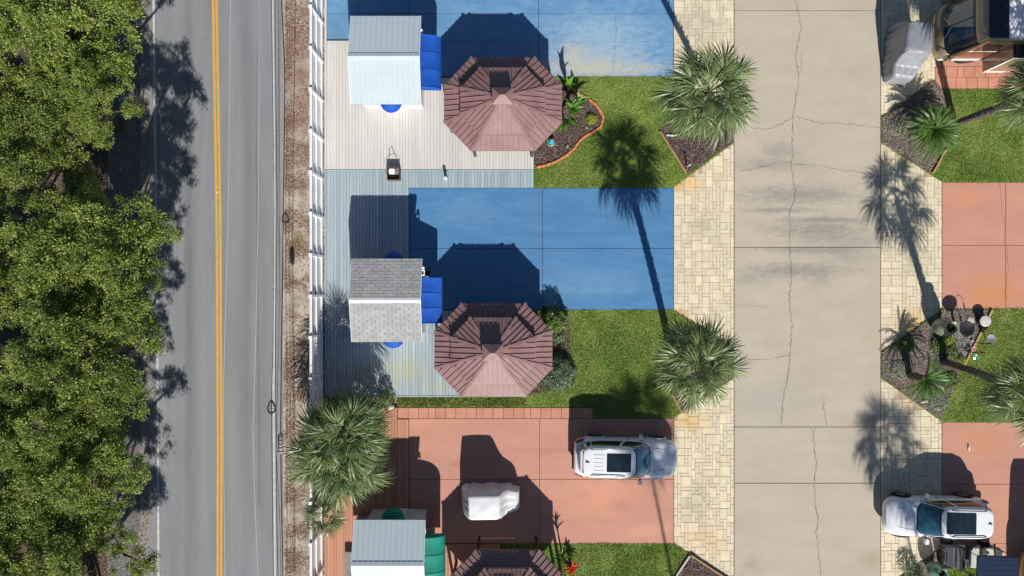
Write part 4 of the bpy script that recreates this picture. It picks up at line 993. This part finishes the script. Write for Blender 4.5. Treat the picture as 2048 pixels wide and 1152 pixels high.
palm('small fan palm at the lower end of the fence clump', G(668,985), P(648,1030,1.9), 1.9, .52, 20, 10, dry=1, group='low fan palms by the fence', low=-25)

# sago palms
def sago_frond(seed):
    rg = np.random.default_rng(seed); V = []; F = []; T = []; L = 1.0; nl = 34
    def cp(s_): return np.array([L*s_, 0, .30*math.sin(s_*math.pi*.62)-.22*s_**2])
    for i in range(8):
        a, b = cp(i/8), cp((i+1)/8); o = len(V)
        V.extend([a+[0,-.012,0], a+[0,.012,0], b+[0,.012,0], b+[0,-.012,0]]); F.append((o,o+1,o+2,o+3)); T.extend([.8]*4)
    for k in range(nl):
        s_ = .10+.90*k/(nl-1); p = cp(s_); ln = .082*math.sin(math.pi*min(1,(s_*.86+.12)))**.6
        for sg in (-1, 1):
            tip = p+np.array([ln*.55, sg*ln, .045]); o = len(V); w2 = np.array([.011,0,0])
            V.extend([p-w2, p+w2, tip+[.002,0,0], tip-[.002,0,0]]); F.append((o,o+1,o+2,o+3)); T.extend([float(np.clip(rg.normal(.4,.2),0,1))]*4)
    m = np_mesh('frond', np.array(V), np.array(F), np.array(T)); m.materials.append(MT['sago']); return m
SG = [sago_frond(80+i) for i in range(2)]
def sago(label, px, py, h, size, n, seed, low=-5, cut=None):
    rg = random.Random(seed); x, y = P(px, py, h); t = thing('sago_palm', label, 'sago palm', (x, y, .05))
    put('trunk', MB().lathe([(.16,0),(.19,h*.4),(.17,h*.8),(.10,h*.95),(.03,h)], 14), MT['palmtrunk'], t, smooth=True)
    put('crown_heart', MB().lathe([(.10,h-.08),(.13,h-.02),(.09,h+.07),(.02,h+.10)], 12), MT['tan'], t, smooth=True)
    for i in range(n):
        q = i/n; el = 62-(62-low)*q**.6+rg.uniform(-5,5); az = i*137.5+rg.uniform(-6,6)
        if cut and cut(az % 360): continue
        sc_ = size*rg.uniform(.9,1.06)*(.8+.2*q)
        put('frond', SG[i % 2], None, t, loc=(0,0,h-.06), rot=(0, R(-el), R(az)), scale=(sc_,sc_*1.1,sc_))
    return t
sago('round bright green sago palm at the upper right bed', 1862, 262, 1.0, 1.46, 88, 1, -16)
sago('sparse sago palm with cut fronds near the right urn', 1848, 757, 1.3, 1.25, 66, 2, -12, lambda a: 95 < a < 190 or 335 < a < 352)

# ---------------------------------------------------------------- oaks beside the road
def oak_crown(seed, Rc=4.0, nlobe=25, nleaf=66000):
    rg = np.random.default_rng(seed); lob = []
    for i in range(nlobe):
        a = i*2.4+rg.uniform(-.3,.3); r = Rc*.72*math.sqrt((i+.3)/nlobe)
        lob.append((r*math.cos(a), r*math.sin(a), 1.9*(1-(r/Rc)**2)+rg.uniform(-1.1,.7), rg.uniform(.55,.95)))
    lob = np.array(lob); nc = 560
    li = rg.integers(0, nlobe, nc); d = unit(np.stack([rg.normal(size=nc), rg.normal(size=nc), rg.normal(size=nc)+.35], 1))
    d[:,2] = np.where(d[:,2] < -.3, -d[:,2], d[:,2])
    cc = lob[li,:3] + d*(lob[li,3]*rg.uniform(.62,1.08,nc))[:,None]*np.array([1,1,.72]); ctint = rg.normal(0,.13,nc)
    # sprays: leaves strung along short twigs leaving the clump
    ci = rg.integers(0, nc, nleaf); tw = unit(d[ci]*.7+rg.normal(0,.75,(nleaf//8+1,3))[np.arange(nleaf)//8 % (nleaf//8+1)]*np.array([1,1,.5]))
    ci = np.sort(ci); tw = unit(d[ci]*.6 + rg.normal(0,.85,(nleaf,3))*np.array([1,1,.40]))
    s_ = rg.beta(1.5,1.6,nleaf)*.36
    C = cc[ci]+tw*s_[:,None]+rg.normal(0,.03,(nleaf,3)); C[:,2] -= .10*s_
    a = unit(tw+rg.normal(0,.7,(nleaf,3))); nr = unit(rg.normal(0,.75,(nleaf,3))+np.array([0,0,.9])); b = unit(np.cross(nr,a))
    L = rg.uniform(.032,.062,nleaf)[:,None]; W = L*rg.uniform(.40,.62,nleaf)[:,None]
    t = np.clip(rg.normal(.34,.2,nleaf)+ctint[ci]*1.6+.35*(s_/.36-.5), 0, 1)
    return leaf_quads('crown', C, a*L, b*W, t), lob
CR = [oak_crown(100+i) for i in range(3)]
for m, l in CR: m.materials.append(MT['leaf'])
def oak(label, px, py, rad, vi, rz, h=5.4, sz=1.0):
    x, y = P(px, py, h); OX = 1.7; cz, sz_ = math.cos(rz), math.sin(rz); t = thing('oak_tree', label, 'oak tree', (x-OX, y, -.03), 0, 'oaks along the road'); s_ = rad/4.0*sz; m, lob = CR[vi]; rg = random.Random(vi*7+int(px))
    put('crown', m, None, t, loc=(OX,0,h-.4), rot=(0,0,rz), scale=(s_,s_,.95*s_)); lob = [(OX/s_+a_*cz-b_*sz_, a_*sz_+b_*cz, c_, d_) for a_, b_, c_, d_ in lob]
    b = MB().tube([(0,0,-.1),(.06,.03,1.2),(-.04,.05,2.4)], [.30,.22,.20], 10)
    for i, (lx,ly,lz,lr) in enumerate(lob):
        e = Vector((lx*s_, ly*s_, h-.4+lz*.95*s_)); mid = Vector((lx*s_*.42, ly*s_*.42, 3.0+.12*i%1.2))
        b.tube([(-.02,.03,2.0+.06*(i%5)), mid, e.lerp(mid,.3), e], [.11,.07,.045,.015], 6)
        for k in range(3):
            d = Vector((rg.gauss(0,1), rg.gauss(0,1), rg.gauss(.3,.6))).normalized()*lr*s_*.9
            b.tube([e.lerp(mid,.2), e+d*.55+Vector((0,0,.08)), e+d], [.022,.014,.004], 5)
    put('trunk', b, MT['bark'], t, smooth=True)
for a in (('oak at the top beside the road, its shade on the lane', 128,45,4.1,0,.3), ('oak at the upper left edge above the shaded path gap', 40,285,3.7,1,1.7),
          ('oak reaching furthest over the road, at mid height', 198,510,4.0,2,4.0), ('oak in the middle of the row, just below centre', 188,715,4.0,0,2.5),
          ('oak in the lower part of the row', 145,930,3.8,1,5.2), ('oak at the bottom left corner', 140,1125,4.0,2,1.1), ('oak beyond the bottom edge', 120,1350,4.0,0,4.4),
          ('slim oak filling the gap by the path at upper left', 165,190,2.7,2,.9), ('oak at the left edge, mid height', -60,560,3.8,1,3.3), ('oak at the left edge, lower part', -70,860,3.6,2,.2), ('oak beyond the top edge', 95,-190,4.0,2,2.8), ('oak at the left edge near the bottom', -80,1080,3.6,0,3.6), ('oak beyond the left edge at the top', -120,100,3.6,2,5.0)):
    oak(*a)

# ---------------------------------------------------------------- shrubs and small plants
def bush(name, label, px, py, r, h, mat, seed, n=2600, leaf=.035, stem=True, cat='shrub', rz=1.0, zb=.06):
    rg = np.random.default_rng(seed); x, y = P(px, py, h*.6); t = thing(name, label, cat, (x, y, zb))
    d = unit(rg.normal(0,1,(n,3))+np.array([0,0,.5])); d[:,2] = np.abs(d[:,2])
    bump = 1+.10*np.sin(d[:,0]*7+seed)*np.sin(d[:,1]*8)+.06*np.sin(d[:,2]*11)
    C = d*np.array([r, r*rz, h])*(rg.uniform(.55,1.0,n)**.5*bump)[:,None]; C[:,2] += .02
    a = unit(d*.5+rg.normal(0,.8,(n,3))); nr = unit(d+rg.normal(0,.5,(n,3))+np.array([0,0,.4])); b = unit(np.cross(nr,a))
    L = (leaf*rg.uniform(.7,1.4,n))[:,None]; W = L*.5
    put('foliage', leaf_quads('foliage', C, a*L, b*W, np.clip(rg.normal(.42,.25,n),0,1)), mat, t)
    m = MB(); rr = random.Random(seed)
    for i in range(6): m.tube([(0,0,-.02),(rr.gauss(0,r*.25),rr.gauss(0,r*.25),h*.5),(rr.gauss(0,r*.4),rr.gauss(0,r*.4),h*.8)], [.02,.013,.006], 5)
    put('stem', m, MT['bark'], t)
    return t
bush('shrub', 'round leafy shrub at the upper right of the middle gazebo', 1110, 642, .66, 1.15, MT['shrub'], 1, 4200, .045)
bush('shrub', 'small low shrub below the leafy shrub by the gazebo', 1118, 672, .32, .5, MT['shrubgrey'], 12, 1300, .03)
bush('shrub', 'wide blue-green mounded shrub at the lower right of the middle gazebo', 1116, 748, .92, .75, MT['shrubgrey'], 2, 7000, .034)
bush('shrub', 'light green shrub by the white rock at the deck corner', 772, 797, .40, .9, MT['shrub'], 3, 900, .04)
bush('shrub', 'pale groundcover left of the bird bath stand', 1902, 702, .42, .3, MT['shrub'], 4, 1000, .03)
bush('shrub', 'bright green tuft between urn and stepping stones', 1897, 681, .26, .3, MT['lime'], 5, 500, .035)
bush('shrub', 'yellowish plant by the timber edging at right', 1922, 722, .25, .3, MT['lime'], 6, 350, .03)
bush('shrub', 'leafy weeds in the bed under the upper palm', 1372, 255, .40, .35, MT['shrub'], 7, 700, .045)
bush('shrub', 'patch of leafy groundcover under the right urn', 1880, 690, .5, .28, MT['shrub'], 21, 1200, .032)
bush('shrub', 'grey groundcover along the paved strip in the ornament bed', 1800, 740, .55, .16, MT['silver'], 22, 1100, .028)
bush('shrub', 'dark leafy plant above the sparse sago palm', 1815, 690, .42, .4, MT['shrub'], 23, 900, .04)
bush('shrub', 'low weeds between sago palm and lawn in the ornament bed', 1900, 760, .45, .15, MT['shrub'], 24, 900, .028)
bush('shrub', 'purple-grey shrub in the bottom right bed', 1818, 1128, .5, .4, MT['shrubgrey'], 8, 900, .03)
bush('shrub', 'dark low plant beside the teal urn', 1832, 1150, .4, .3, MT['shrub'], 9, 700, .03)
bush('shrub', 'grey-green ground plants at the lower end of the right ornament bed', 1875, 800, .62, .16, MT['silver'], 14, 1500, .028)
bush('shrub', 'grey-green ground plants left of the upper sago palm', 1795, 255, .5, .14, MT['silver'], 15, 900, .026)
def broad(name, label, px, py, n, L, wd, mat, seed, el=(15,60), cat='plant', zb=.06, h=.0, az=None):
    """rosette of broad arching leaves, each its own part"""
    rg = random.Random(seed); x, y = G(px, py); t = thing(name, label, cat, (x, y, zb)); ms = []
    for k in range(2):
        V = []; F = []; T = []; N = 8
        for i in range(N+1):
            s_ = i/N; w2 = wd*math.sin(math.pi*(.06+.92*s_))**.75; z = L*(.42*s_-.55*s_**2.2)
            for q, dz in ((-1,.25*w2),(0,-.02),(1,.25*w2)): V.append((L*s_, q*w2, z+dz)); T.append(.3+.4*(q == 0)+.1*k)
            if i:
                o = 3*i; F += [(o-3,o-2,o+1,o),(o-2,o-1,o+2,o+1)]
        m = np_mesh('leaf', np.array(V), np.array(F), np.array(T)); m.materials.append(mat); ms.append(m)
    st = MB()
    if h: st.tube([(0,0,-.03),(0,0,h)], [.05,.03], 8); put('stem', st, MT['shrub'] if False else MT['bark'], t)
    for i in range(n):
        a = (i*137.5 if az is None else rg.uniform(*az)); s_ = rg.uniform(.75,1.1)
        put('leaf', ms[i % 2], None, t, loc=(0,0,h*rg.uniform(.7,1) if h else 0), rot=(R(rg.uniform(-15,15)), R(-rg.uniform(*el)), R(a+rg.uniform(-15,15))), scale=(s_,)*3)
    return t
broad('banana_plant', 'broad-leaved green plant touching the gazebo roof edge', 1142, 226, 12, .66, .10, MT['banana'], 1, (15,70), h=.8)
broad('banana_plant', 'broad-leaved plant leaning below the gazebo corner', 1128, 246, 7, .8, .12, MT['banana'], 2, (10,50), h=.6, az=(190,330))
broad('banana_plant', 'broad-leaved plant right of the gazebo with pale veins', 1156, 212, 9, .6, .09, MT['banana'], 3, (10,65), h=.6)
broad('banana_plant', 'tall broad-leaved plant in the gazebo shade near the blue pad', 1134, 180, 4, .95, .13, MT['banana'], 4, (68,86), h=.5)
bush('flower', 'lime-yellow ground plant in the curved brick bed', 1182, 238, .30, .2, MT['lime'], 10, 420, .035, cat='plant')
for px, py, lab in ((1174,260,'pale spiky plant by the brick edging, right one'), (1135,298,'pale spiky plant by the brick edging, near the figurine'), (1168,200,'pale spiky plant at the top of the brick edging')):
    broad('spiky_plant', lab, px, py, 16, .22, .014, MT['silver'], px, (10,65))
broad('croton', 'red and orange leafed plant beside the bottom gazebo', 1141, 1126, 22, .38, .06, MT['redleaf'], 5, (5,75), h=.5)
broad('croton', 'yellow leafed plant at the bottom edge by the gazebo', 1142, 1149, 18, .34, .05, MT['yelleaf'], 6, (5,75), h=.35)
broad('croton', 'tall bronze leafed plant at the lower pad corner', 1122, 1098, 14, .6, .05, MT['shrub'], 7, (45,85), h=.9)
broad('croton', 'yellow leafed plant below the teal urn', 1868, 1149, 12, .3, .05, MT['yelleaf'], 8, (5,70))

# ---------------------------------------------------------------- edging, ornaments
ed = thing('brick_edging', 'curved row of terracotta bricks around the mulch bed', 'edging', (*G(1180,260), .05))
pts = [Vector((*G(*p), 0)) for p in CURVE]; seg = []
acc = [0]
for a, b in zip(pts, pts[1:]): acc.append(acc[-1]+(b-a).length)
step = .245; s_ = .1; base = Vector(ed.location)
bm_ = MB().cbox(-.112, .112, -.055, .055, 0, .09, .012).mesh('brick'); bm_.materials.append(MT['brick'])
while s_ < acc[-1]:
    for k in range(len(acc)-1):
        if acc[k] <= s_ <= acc[k+1]: break
    f_ = (s_-acc[k])/(acc[k+1]-acc[k]); p = pts[k].lerp(pts[k+1], f_); d = pts[min(k+2,len(pts)-1)]*f_+pts[k+1]*(1-f_)-(pts[k]*f_+pts[max(k-1,0)]*(1-f_))
    put('brick', bm_, None, ed, loc=(p.x-base.x, p.y-base.y, random.uniform(-.006,.006)), rot=(0,0,math.atan2(d.y,d.x)+random.uniform(-.04,.04))); s_ += step
def timber(label, pl, wd=.10, m_='timber'):
    t = thing('timber_edging', label, 'edging', (*G(*pl[0]), .05)); o = Vector((*G(*pl[0]), 0))
    for a, b in zip(pl, pl[1:]):
        p, q = Vector((*G(*a),.05))-o, Vector((*G(*b),.05))-o
        put('plank', MB().bar(p, q, wd, .12), MT[m_], t)
timber('timber edging from pad corner down the right ornament bed', [(1981,620),(1951,680),(1924,732)], .10)
timber('timber edging below the upper sago palm', [(1889,300),(1863,347)], .08)
timber('timber edging above the upper sago palm', [(1896,214),(1906,236)], .08)
timber('timber edging along the bed under the upper palm', [(1319,264),(1345,305),(1372,348)], .07)
timber('timber edging at the tip of the bed under the middle palm', [(1344,790),(1362,824)], .07)
timber('timber edging of the bottom bed', [(1378,1110),(1354,1146),(1335,1185)], .08, 'stonegrey')
timber('timber edging between bottom bed and paved strip', [(1381,1109),(1425,1138),(1466,1164)], .07)
def lathe_thing(name, label, cat, px, py, parts, z=.06, h=0):
    x, y = P(px, py, h); t = thing(name, label, cat, (x, y, z))
    for nm, prof, mat in parts: put(nm, MB().lathe(prof, 24), MT[mat], t, smooth=True)
    return t
def urn(label, px, py, k, mat):
    return lathe_thing('urn', label, 'urn', px, py, [('body', [(.18*k,0),(.20*k,.03*k),(.40*k,.45*k),(.44*k,.72*k),(.36*k,1.0*k),(.24*k,1.15*k),(.22*k,1.2*k),(.29*k,1.27*k),(.30*k,1.30*k),(.25*k,1.30*k),(.19*k,1.18*k),(.22*k,1.0*k),(.02,.95*k)], mat), ('soil', [(.185*k,1.10*k),(.01,1.12*k)], 'brownwood')])
urn('large green glazed urn beside the sago palm bed', 1868, 652, 1.05, 'urn')
urn('teal glazed urn at the bottom right bed', 1856, 1128, .85, 'urn2')
lathe_thing('bird_bath', 'bird bath with dark double basin by the stepping stones', 'bird bath', 1907, 655, [('pedestal', [(.16,0),(.16,.05),(.06,.10),(.05,.7),(.09,.78)], 'grey'), ('basin', [(.05,.76),(.20,.80),(.36,.90),(.37,.92),(.33,.91),(.18,.84),(.01,.83)], 'dark')])
lathe_thing('planter_pot', 'round pot with white rim by the timber edging', 'pot', 1958, 641, [('pot', [(.17,0),(.22,.02),(.25,.36),(.255,.38)], 'dark'), ('rim', [(.235,.36),(.27,.37),(.275,.40),(.235,.41)], 'stonegrey'), ('soil', [(.235,.33),(.01,.34)], 'mulch')])
lathe_thing('garden_plaque', 'pale round lattice stepping stone left of the pot', 'stone', 1939, 641, [('disc', [(.17,0),(.175,.03),(.15,.045),(.01,.045)], 'stonegrey')])
lathe_thing('garden_funnel', 'grey cone-shaped ornament on the lawn by the edging', 'ornament', 1968, 676, [('cone', [(.02,.0),(.03,.30),(.23,.44),(.235,.46),(.20,.45),(.02,.34)], 'grey')])
for px, py, col, lab, hh in ((1945.5,697,'pinkflower','pink flower-shaped garden stake by the timber edging',.5), (1949,713,'turq','turquoise flower-shaped garden stake by the timber edging',.4), (1983,667,'pinkflower','small pink and white flower stake on the lawn',.3)):
    x, y = P(px, py, hh); t = thing('flower_stake', lab, 'ornament', (x, y, .05)); put('stem', MB().tube([(0,0,-.03),(0,0,hh)], .012, 6), MT['dark'], t)
    for k in range(6):
        a = 6.283*k/6; r = .13 if hh > .35 else .07
        put('petal', MB().loft([[(r*.25*math.cos(a+b_), r*.25*math.sin(a+b_), hh) for b_ in (-.5,.5)], [(r*.8*math.cos(a+b_), r*.8*math.sin(a+b_), hh+.04) for b_ in (-.45,.45)], [(r*math.cos(a+b_), r*math.sin(a+b_), hh+.02) for b_ in (-.15,.15)]], False, False), MT[col], t)
    put('centre', MB().lathe([(.03,hh),(.03,hh+.02),(.005,hh+.03)], 10), MT['yelleaf' if hh > .35 else 'white'], t)
lathe_thing('garden_ball', 'small pale ball on the stones by the timber edging', 'ornament', 1941, 681, [('ball', [(.01,0),(.05,.015),(.07,.06),(.06,.10),(.02,.125)], 'stonegrey')])
for px, py, lab, hh, side in ((1926,682,'tall double crook plant hanger behind the bird bath',1.5,1), (1917,700,'tall crook plant hanger near the bird bath, left one',1.35,-1)):
    x, y = G(px, py); t = thing('plant_hanger', lab, 'hanger', (x, y, .05)); put('pole', MB().tube([(0,0,-.03),(0,0,hh)], .013, 6), MT['dark'], t)
    for s2, rr in ((1,.16),(-1,.12)):
        put('crook', MB().tube([(s2*(rr-rr*math.cos(a)), 0, hh+rr*1.3*math.sin(a)) for a in [math.pi*i/10 for i in range(11)]]+[(s2*rr*2.1,0,hh-.08)], .010, 6), MT['dark'], t)
    put('feeder', MB().lathe([(.02,hh-.34),(.035,hh-.32),(.035,hh-.12),(.01,hh-.08)], 10, Matrix.Translation((.33,0,0))), MT['brownwood'], t)
# stepping stones in the ornament bed
for i, (px, py, r) in enumerate(((1923,650,10),(1918,668,12),(1932,690,13),(1925,707,14),(1937,662,9),(1915,690,9))):
    x, y = G(px, py); poly = [(x+r/PXM*(1+.15*math.sin(3*a+i))*math.cos(a), y+r/PXM*(1+.12*math.cos(2*a+i))*math.sin(a)) for a in [6.283*k/9 for k in range(9)]]
    tag(put('stepping_stone', MB().prism(poly, .04, .085), MT['grey']), ['stepping stone nearest the salmon pad', 'stepping stone below the bird bath', 'stepping stone by the timber edging', 'largest stepping stone at the lower end', 'small stepping stone left of the round pot', 'small stepping stone beside the green tuft'][i], 'stone')
# figurine
x, y = P(1102,284,.3); t = thing('garden_figurine', 'small turquoise and grey figurine in the curved brick bed', 'figurine', (x, y, .065), R(200))
put('base', MB().lathe([(.17,0),(.18,.04),(.14,.06),(.01,.06)], 14), MT['stonegrey'], t)
put('figure', MB().lathe([(.12,.05),(.17,.12),(.19,.24),(.13,.36),(.15,.44),(.06,.52),(.07,.56),(.085,.62),(.06,.69),(.01,.71)], 16), MT['turq'], t, smooth=True)
put('hair', MB().lathe([(.075,.57),(.095,.62),(.07,.71),(.01,.73)], 14, Matrix.Translation((-.02,.0,0))), MT['grey'], t, smooth=True)
for s2 in (-1,1): put('arm', MB().tube([(0,s2*.12,.44),(.10,s2*.19,.32),(.17,s2*.06,.28)], [.035,.03,.025], 8), MT['grey'], t, smooth=True)
# crate with hoop on the deck
x, y = G(790,350); t = thing('crate', 'small dark wooden crate with white bag and wire hoop on deck seam', 'crate', (x, y, .12))
h2 = .31
put('side', MB().box(-h2,h2,-h2,-h2+.03,0,.35).box(-h2,h2,h2-.03,h2,0,.35).box(-h2,-h2+.03,-h2+.03,h2-.03,0,.35).box(h2-.03,h2,-h2+.03,h2-.03,0,.35), MT['brownwood'], t)
put('floor', MB().box(-h2+.03,h2-.03,-h2+.03,h2-.03,.0,.06), MT['brownwood'], t)
put('bag', MB().loft([[(-.25+.02*k*math.sin(j),.0,0)]*1 for k in range(1) for j in range(1)]) if False else MB().rbox(-.24,.06,-.02,.26,.06,.30,.07), MT['white'], t)
put('jar', MB().lathe([(.09,.06),(.10,.1),(.10,.22),(.07,.26),(.01,.26)], 14, Matrix.Translation((-.12,-.18,0))), MT['dark'], t, smooth=True)
put('tray', MB().rbox(.08,.25,-.02,.27,.06,.22,.02), MT['grey'], t)
put('wire_hoop', MB().tube([(.38*math.cos(a)-.02, .16+.30*math.sin(a)*1.05, .40+.05*math.cos(a)) for a in [6.283*k/28 for k in range(29)]], .008, 6), MT['dark'], t)
put('handle', MB().tube([(-.2,.30,.33),(-.1,.42,.62),(.02,.47,.70),(.2,.30,.33)], .016, 6), MT['dark'], t)
x, y = G(893,359); t = thing('utility_post', 'short white utility post on the blue-grey deck', 'post', (x, y, .12))
put('post', MB().lathe([(.075,0),(.075,.46),(.06,.50),(.01,.51)], 14), MT['white'], t, smooth=True); put('valve', MB().tube([(.06,0,.32),(.13,0,.32)], .02, 8), MT['chrome'], t)
x, y = G(783,813); t = tag(put('rock', MB().loft([[(x+.16*s3*math.cos(a)*(1+.15*math.sin(a*3)), y+.15*s3*math.sin(a), z) for a in [6.283*k/9 for k in range(9)]] for s3, z in ((1,.05),(1.05,.16),(.7,.27),(.2,.3))]), MT['stonegrey']), 'white block-like rock at the end of the tile row', 'rock')
# hose reel on shed 2
t = thing('hose_reel', 'black hose reel on the shingled shed wall', 'hose reel', (G(852,0)[0]-.02, G(0,548)[1], 0.5))
put('reel', MB().lathe([(.10,-.12),(.28,-.11),(.28,-.09),(.16,-.08),(.16,.08),(.28,.09),(.28,.11),(.10,.12)], 20, Matrix.Translation((.14,0,.8)) @ Matrix.Rotation(math.pi/2,4,'X')), MT['black'], t)
put('hose', MB().tube([(.14+.22*math.cos(a), -.07+.14*a/25, .8+.22*math.sin(a)) for a in [6.283*k/14 for k in range(57)]], .018, 6), MT['black'], t, smooth=True)
put('bracket', MB().box(-.03,.02,-.1,.1,.5,1.0), MT['black'], t)
put('mount_pole', MB().tube([(.14,0,-.4),(.14,0,.7)], .03, 8), MT['black'], t)
# small things on the ground
x, y = G(1935,889); t = thing('bottle', 'white bottle lying on the salmon pad by the right palm', 'bottle', (x, y, .09)); put('body', MB().lathe([(.02,0),(.04,.02),(.04,.22),(.018,.28),(.018,.32)], 12, Matrix.Rotation(R(86),4,'X')), MT['white'], t, smooth=True); put('cap', MB().lathe([(.022,.32),(.022,.35),(.005,.352)], 10, Matrix.Rotation(R(86),4,'X')), MT['redlens'], t)
x, y = G(1373,334); t = thing('bed_light', 'small white path light post in the bed tip', 'lamp', (x, y, .06)); put('post', MB().tube([(0,0,-.02),(0,0,.55)], .03, 8), MT['stonegrey'], t); put('cap', MB().lathe([(.05,.52),(.06,.56),(.02,.60)], 10), MT['stonegrey'], t)
x, y = G(1345,272); t = tag(put('driftwood', MB().tube([(x-.3,y+.03,.10),(x,y,.12),(x+.3,y+.05,.10)], [.05,.06,.03], 7), MT['stonegrey']), 'pale driftwood log in the upper palm bed', 'log')
x, y = G(1846,802); t = tag(put('rock', MB().loft([[(x+.17*s3*math.cos(a)*(1+.2*math.sin(a*2)), y+.09*s3*math.sin(a), z) for a in [6.283*k/9 for k in range(9)]] for s3, z in ((1,.05),(1.05,.11),(.6,.17),(.1,.18))]), MT['stonegrey']), 'small white rock at the tip of the right ornament bed', 'rock')

# ---------------------------------------------------------------- overhead cables
def cable(label, pts, h, r, mat, sag=.0, parts=()):
    """pts: photo pixels (x, y); the cable hangs at height h"""
    ys = np.linspace(-560, 1840, 60); xs = np.interp(ys, [p[1] for p in pts], [p[0] for p in pts])
    k = CAM_H/(CAM_H-h); yy = -(ys-576)/PXM/k; w_ = [((x-1024)/PXM/k, y, h+sag*(abs(y)/30)**2) for x, y in zip(xs, yy)]
    b = w_[30]; t = thing('overhead_cable', label, 'cable', b)
    m = MB().tube([(p[0]-b[0], p[1]-b[1], p[2]-b[2]) for p in w_], r, 6)
    put('strand', m, mat, t, smooth=True); return t, b
YS = (-560, 0, 400, 700, 1152, 1840)
def px_(*x): return list(zip(x, YS))
cable('pale thin wire over the middle of the right lane', [(466,-560),(461,0),(457,400),(449,700),(446,800),(450,1152),(455,1840)], 9.0, .011, MT['wire'])
cable('pale thin wire over the right half of the lane', [(522,-560),(518.5,0),(517,400),(511,700),(506,850),(508,960),(516,1152),(520,1840)], 8.6, .011, MT['wire'])
cable('leftmost black cable with the wire loop frame', [(540,-560),(543,0),(548,400),(546,700),(543,800),(545,1000),(547,1152),(548,1840)], 6.2, .014, MT['cable'])
cable('black cable close right of the loop cable', [(546,-560),(550,0),(554,400),(551,700),(553,1000),(556,1152),(556,1840)], 6.2, .012, MT['cable'])
cable('black cable carrying the splice case', [(560,-560),(563,0),(570,150),(567,400),(563,700),(561,880),(563,1000),(566,1152),(567,1840)], 6.0, .020, MT['cable'])
cable('thin black cable over the road edge crossing to splice line', [(552,-560),(556,0),(560,400),(557,700),(552,900),(560,1040),(562,1152),(562,1840)], 6.1, .010, MT['cable'])
x, y = P(543,815,6.2); t = thing('cable_loop_frame', 'black teardrop cable storage loop hanging over the road edge', 'cable loop', (x, y, 6.2))
tear = [(.16*math.sin(a)*(1-.45*(math.cos(a) > 0)*math.cos(a)), .32*math.cos(a)-.02 if math.cos(a) > 0 else .22*math.cos(a)-.02, 0) for a in [6.283*k/32 for k in range(33)]]
put('loop', MB().tube(tear, .022, 8), MT['cable'], t, smooth=True); put('inner_loop', MB().tube([(p[0]*.82, p[1]*.84, .02) for p in tear], .012, 6), MT['cable'], t, smooth=True)
for k in range(4):
    yy = -.16+.11*k; put('cross_bar', MB().bar((-.12+.012*k,yy,0),(0,yy+.03,0),.016,.016).bar((0,yy+.03,0),(.12-.012*k,yy,0),.016,.016), MT['cable'], t)
put('spine', MB().bar((0,-.24,0),(0,.30,0),.018,.018), MT['cable'], t)
x, y = P(561,888,6.0); t = thing('splice_case', 'dark grey cable splice case hanging beside the low palms', 'splice case', (x, y, 5.95))
put('case', MB().lathe([(.02,-.44),(.05,-.42),(.095,-.36),(.095,.36),(.05,.42),(.02,.44)], 14, Matrix.Rotation(math.pi/2,4,'X')), MT['grey'], t, smooth=True)
for k in range(5): put('band', MB().lathe([(.098,-.01),(.104,-.008),(.104,.008),(.098,.01)], 14, Matrix.Translation((0,-.3+.15*k,0)) @ Matrix.Rotation(math.pi/2,4,'X')), MT['dark'], t)
put('clamp_row', MB().box(-.12,-.09,-.34,.34,-.02,.03), MT['dark'], t)
for Y, lab in ((31.5,'wooden utility pole beyond the top edge'), (-36,'wooden utility pole beyond the bottom edge')):
    t = thing('utility_pole', lab, 'utility pole', (-9.75, Y, -.05)); put('pole', MB().tube([(0,0,0),(0,0,10.2)], [.17,.11], 12), MT['bark'], t, smooth=True)
    put('crossarm', MB().box(-1.2,.6,-.06,.06,8.9,9.02), MT['bark'], t)
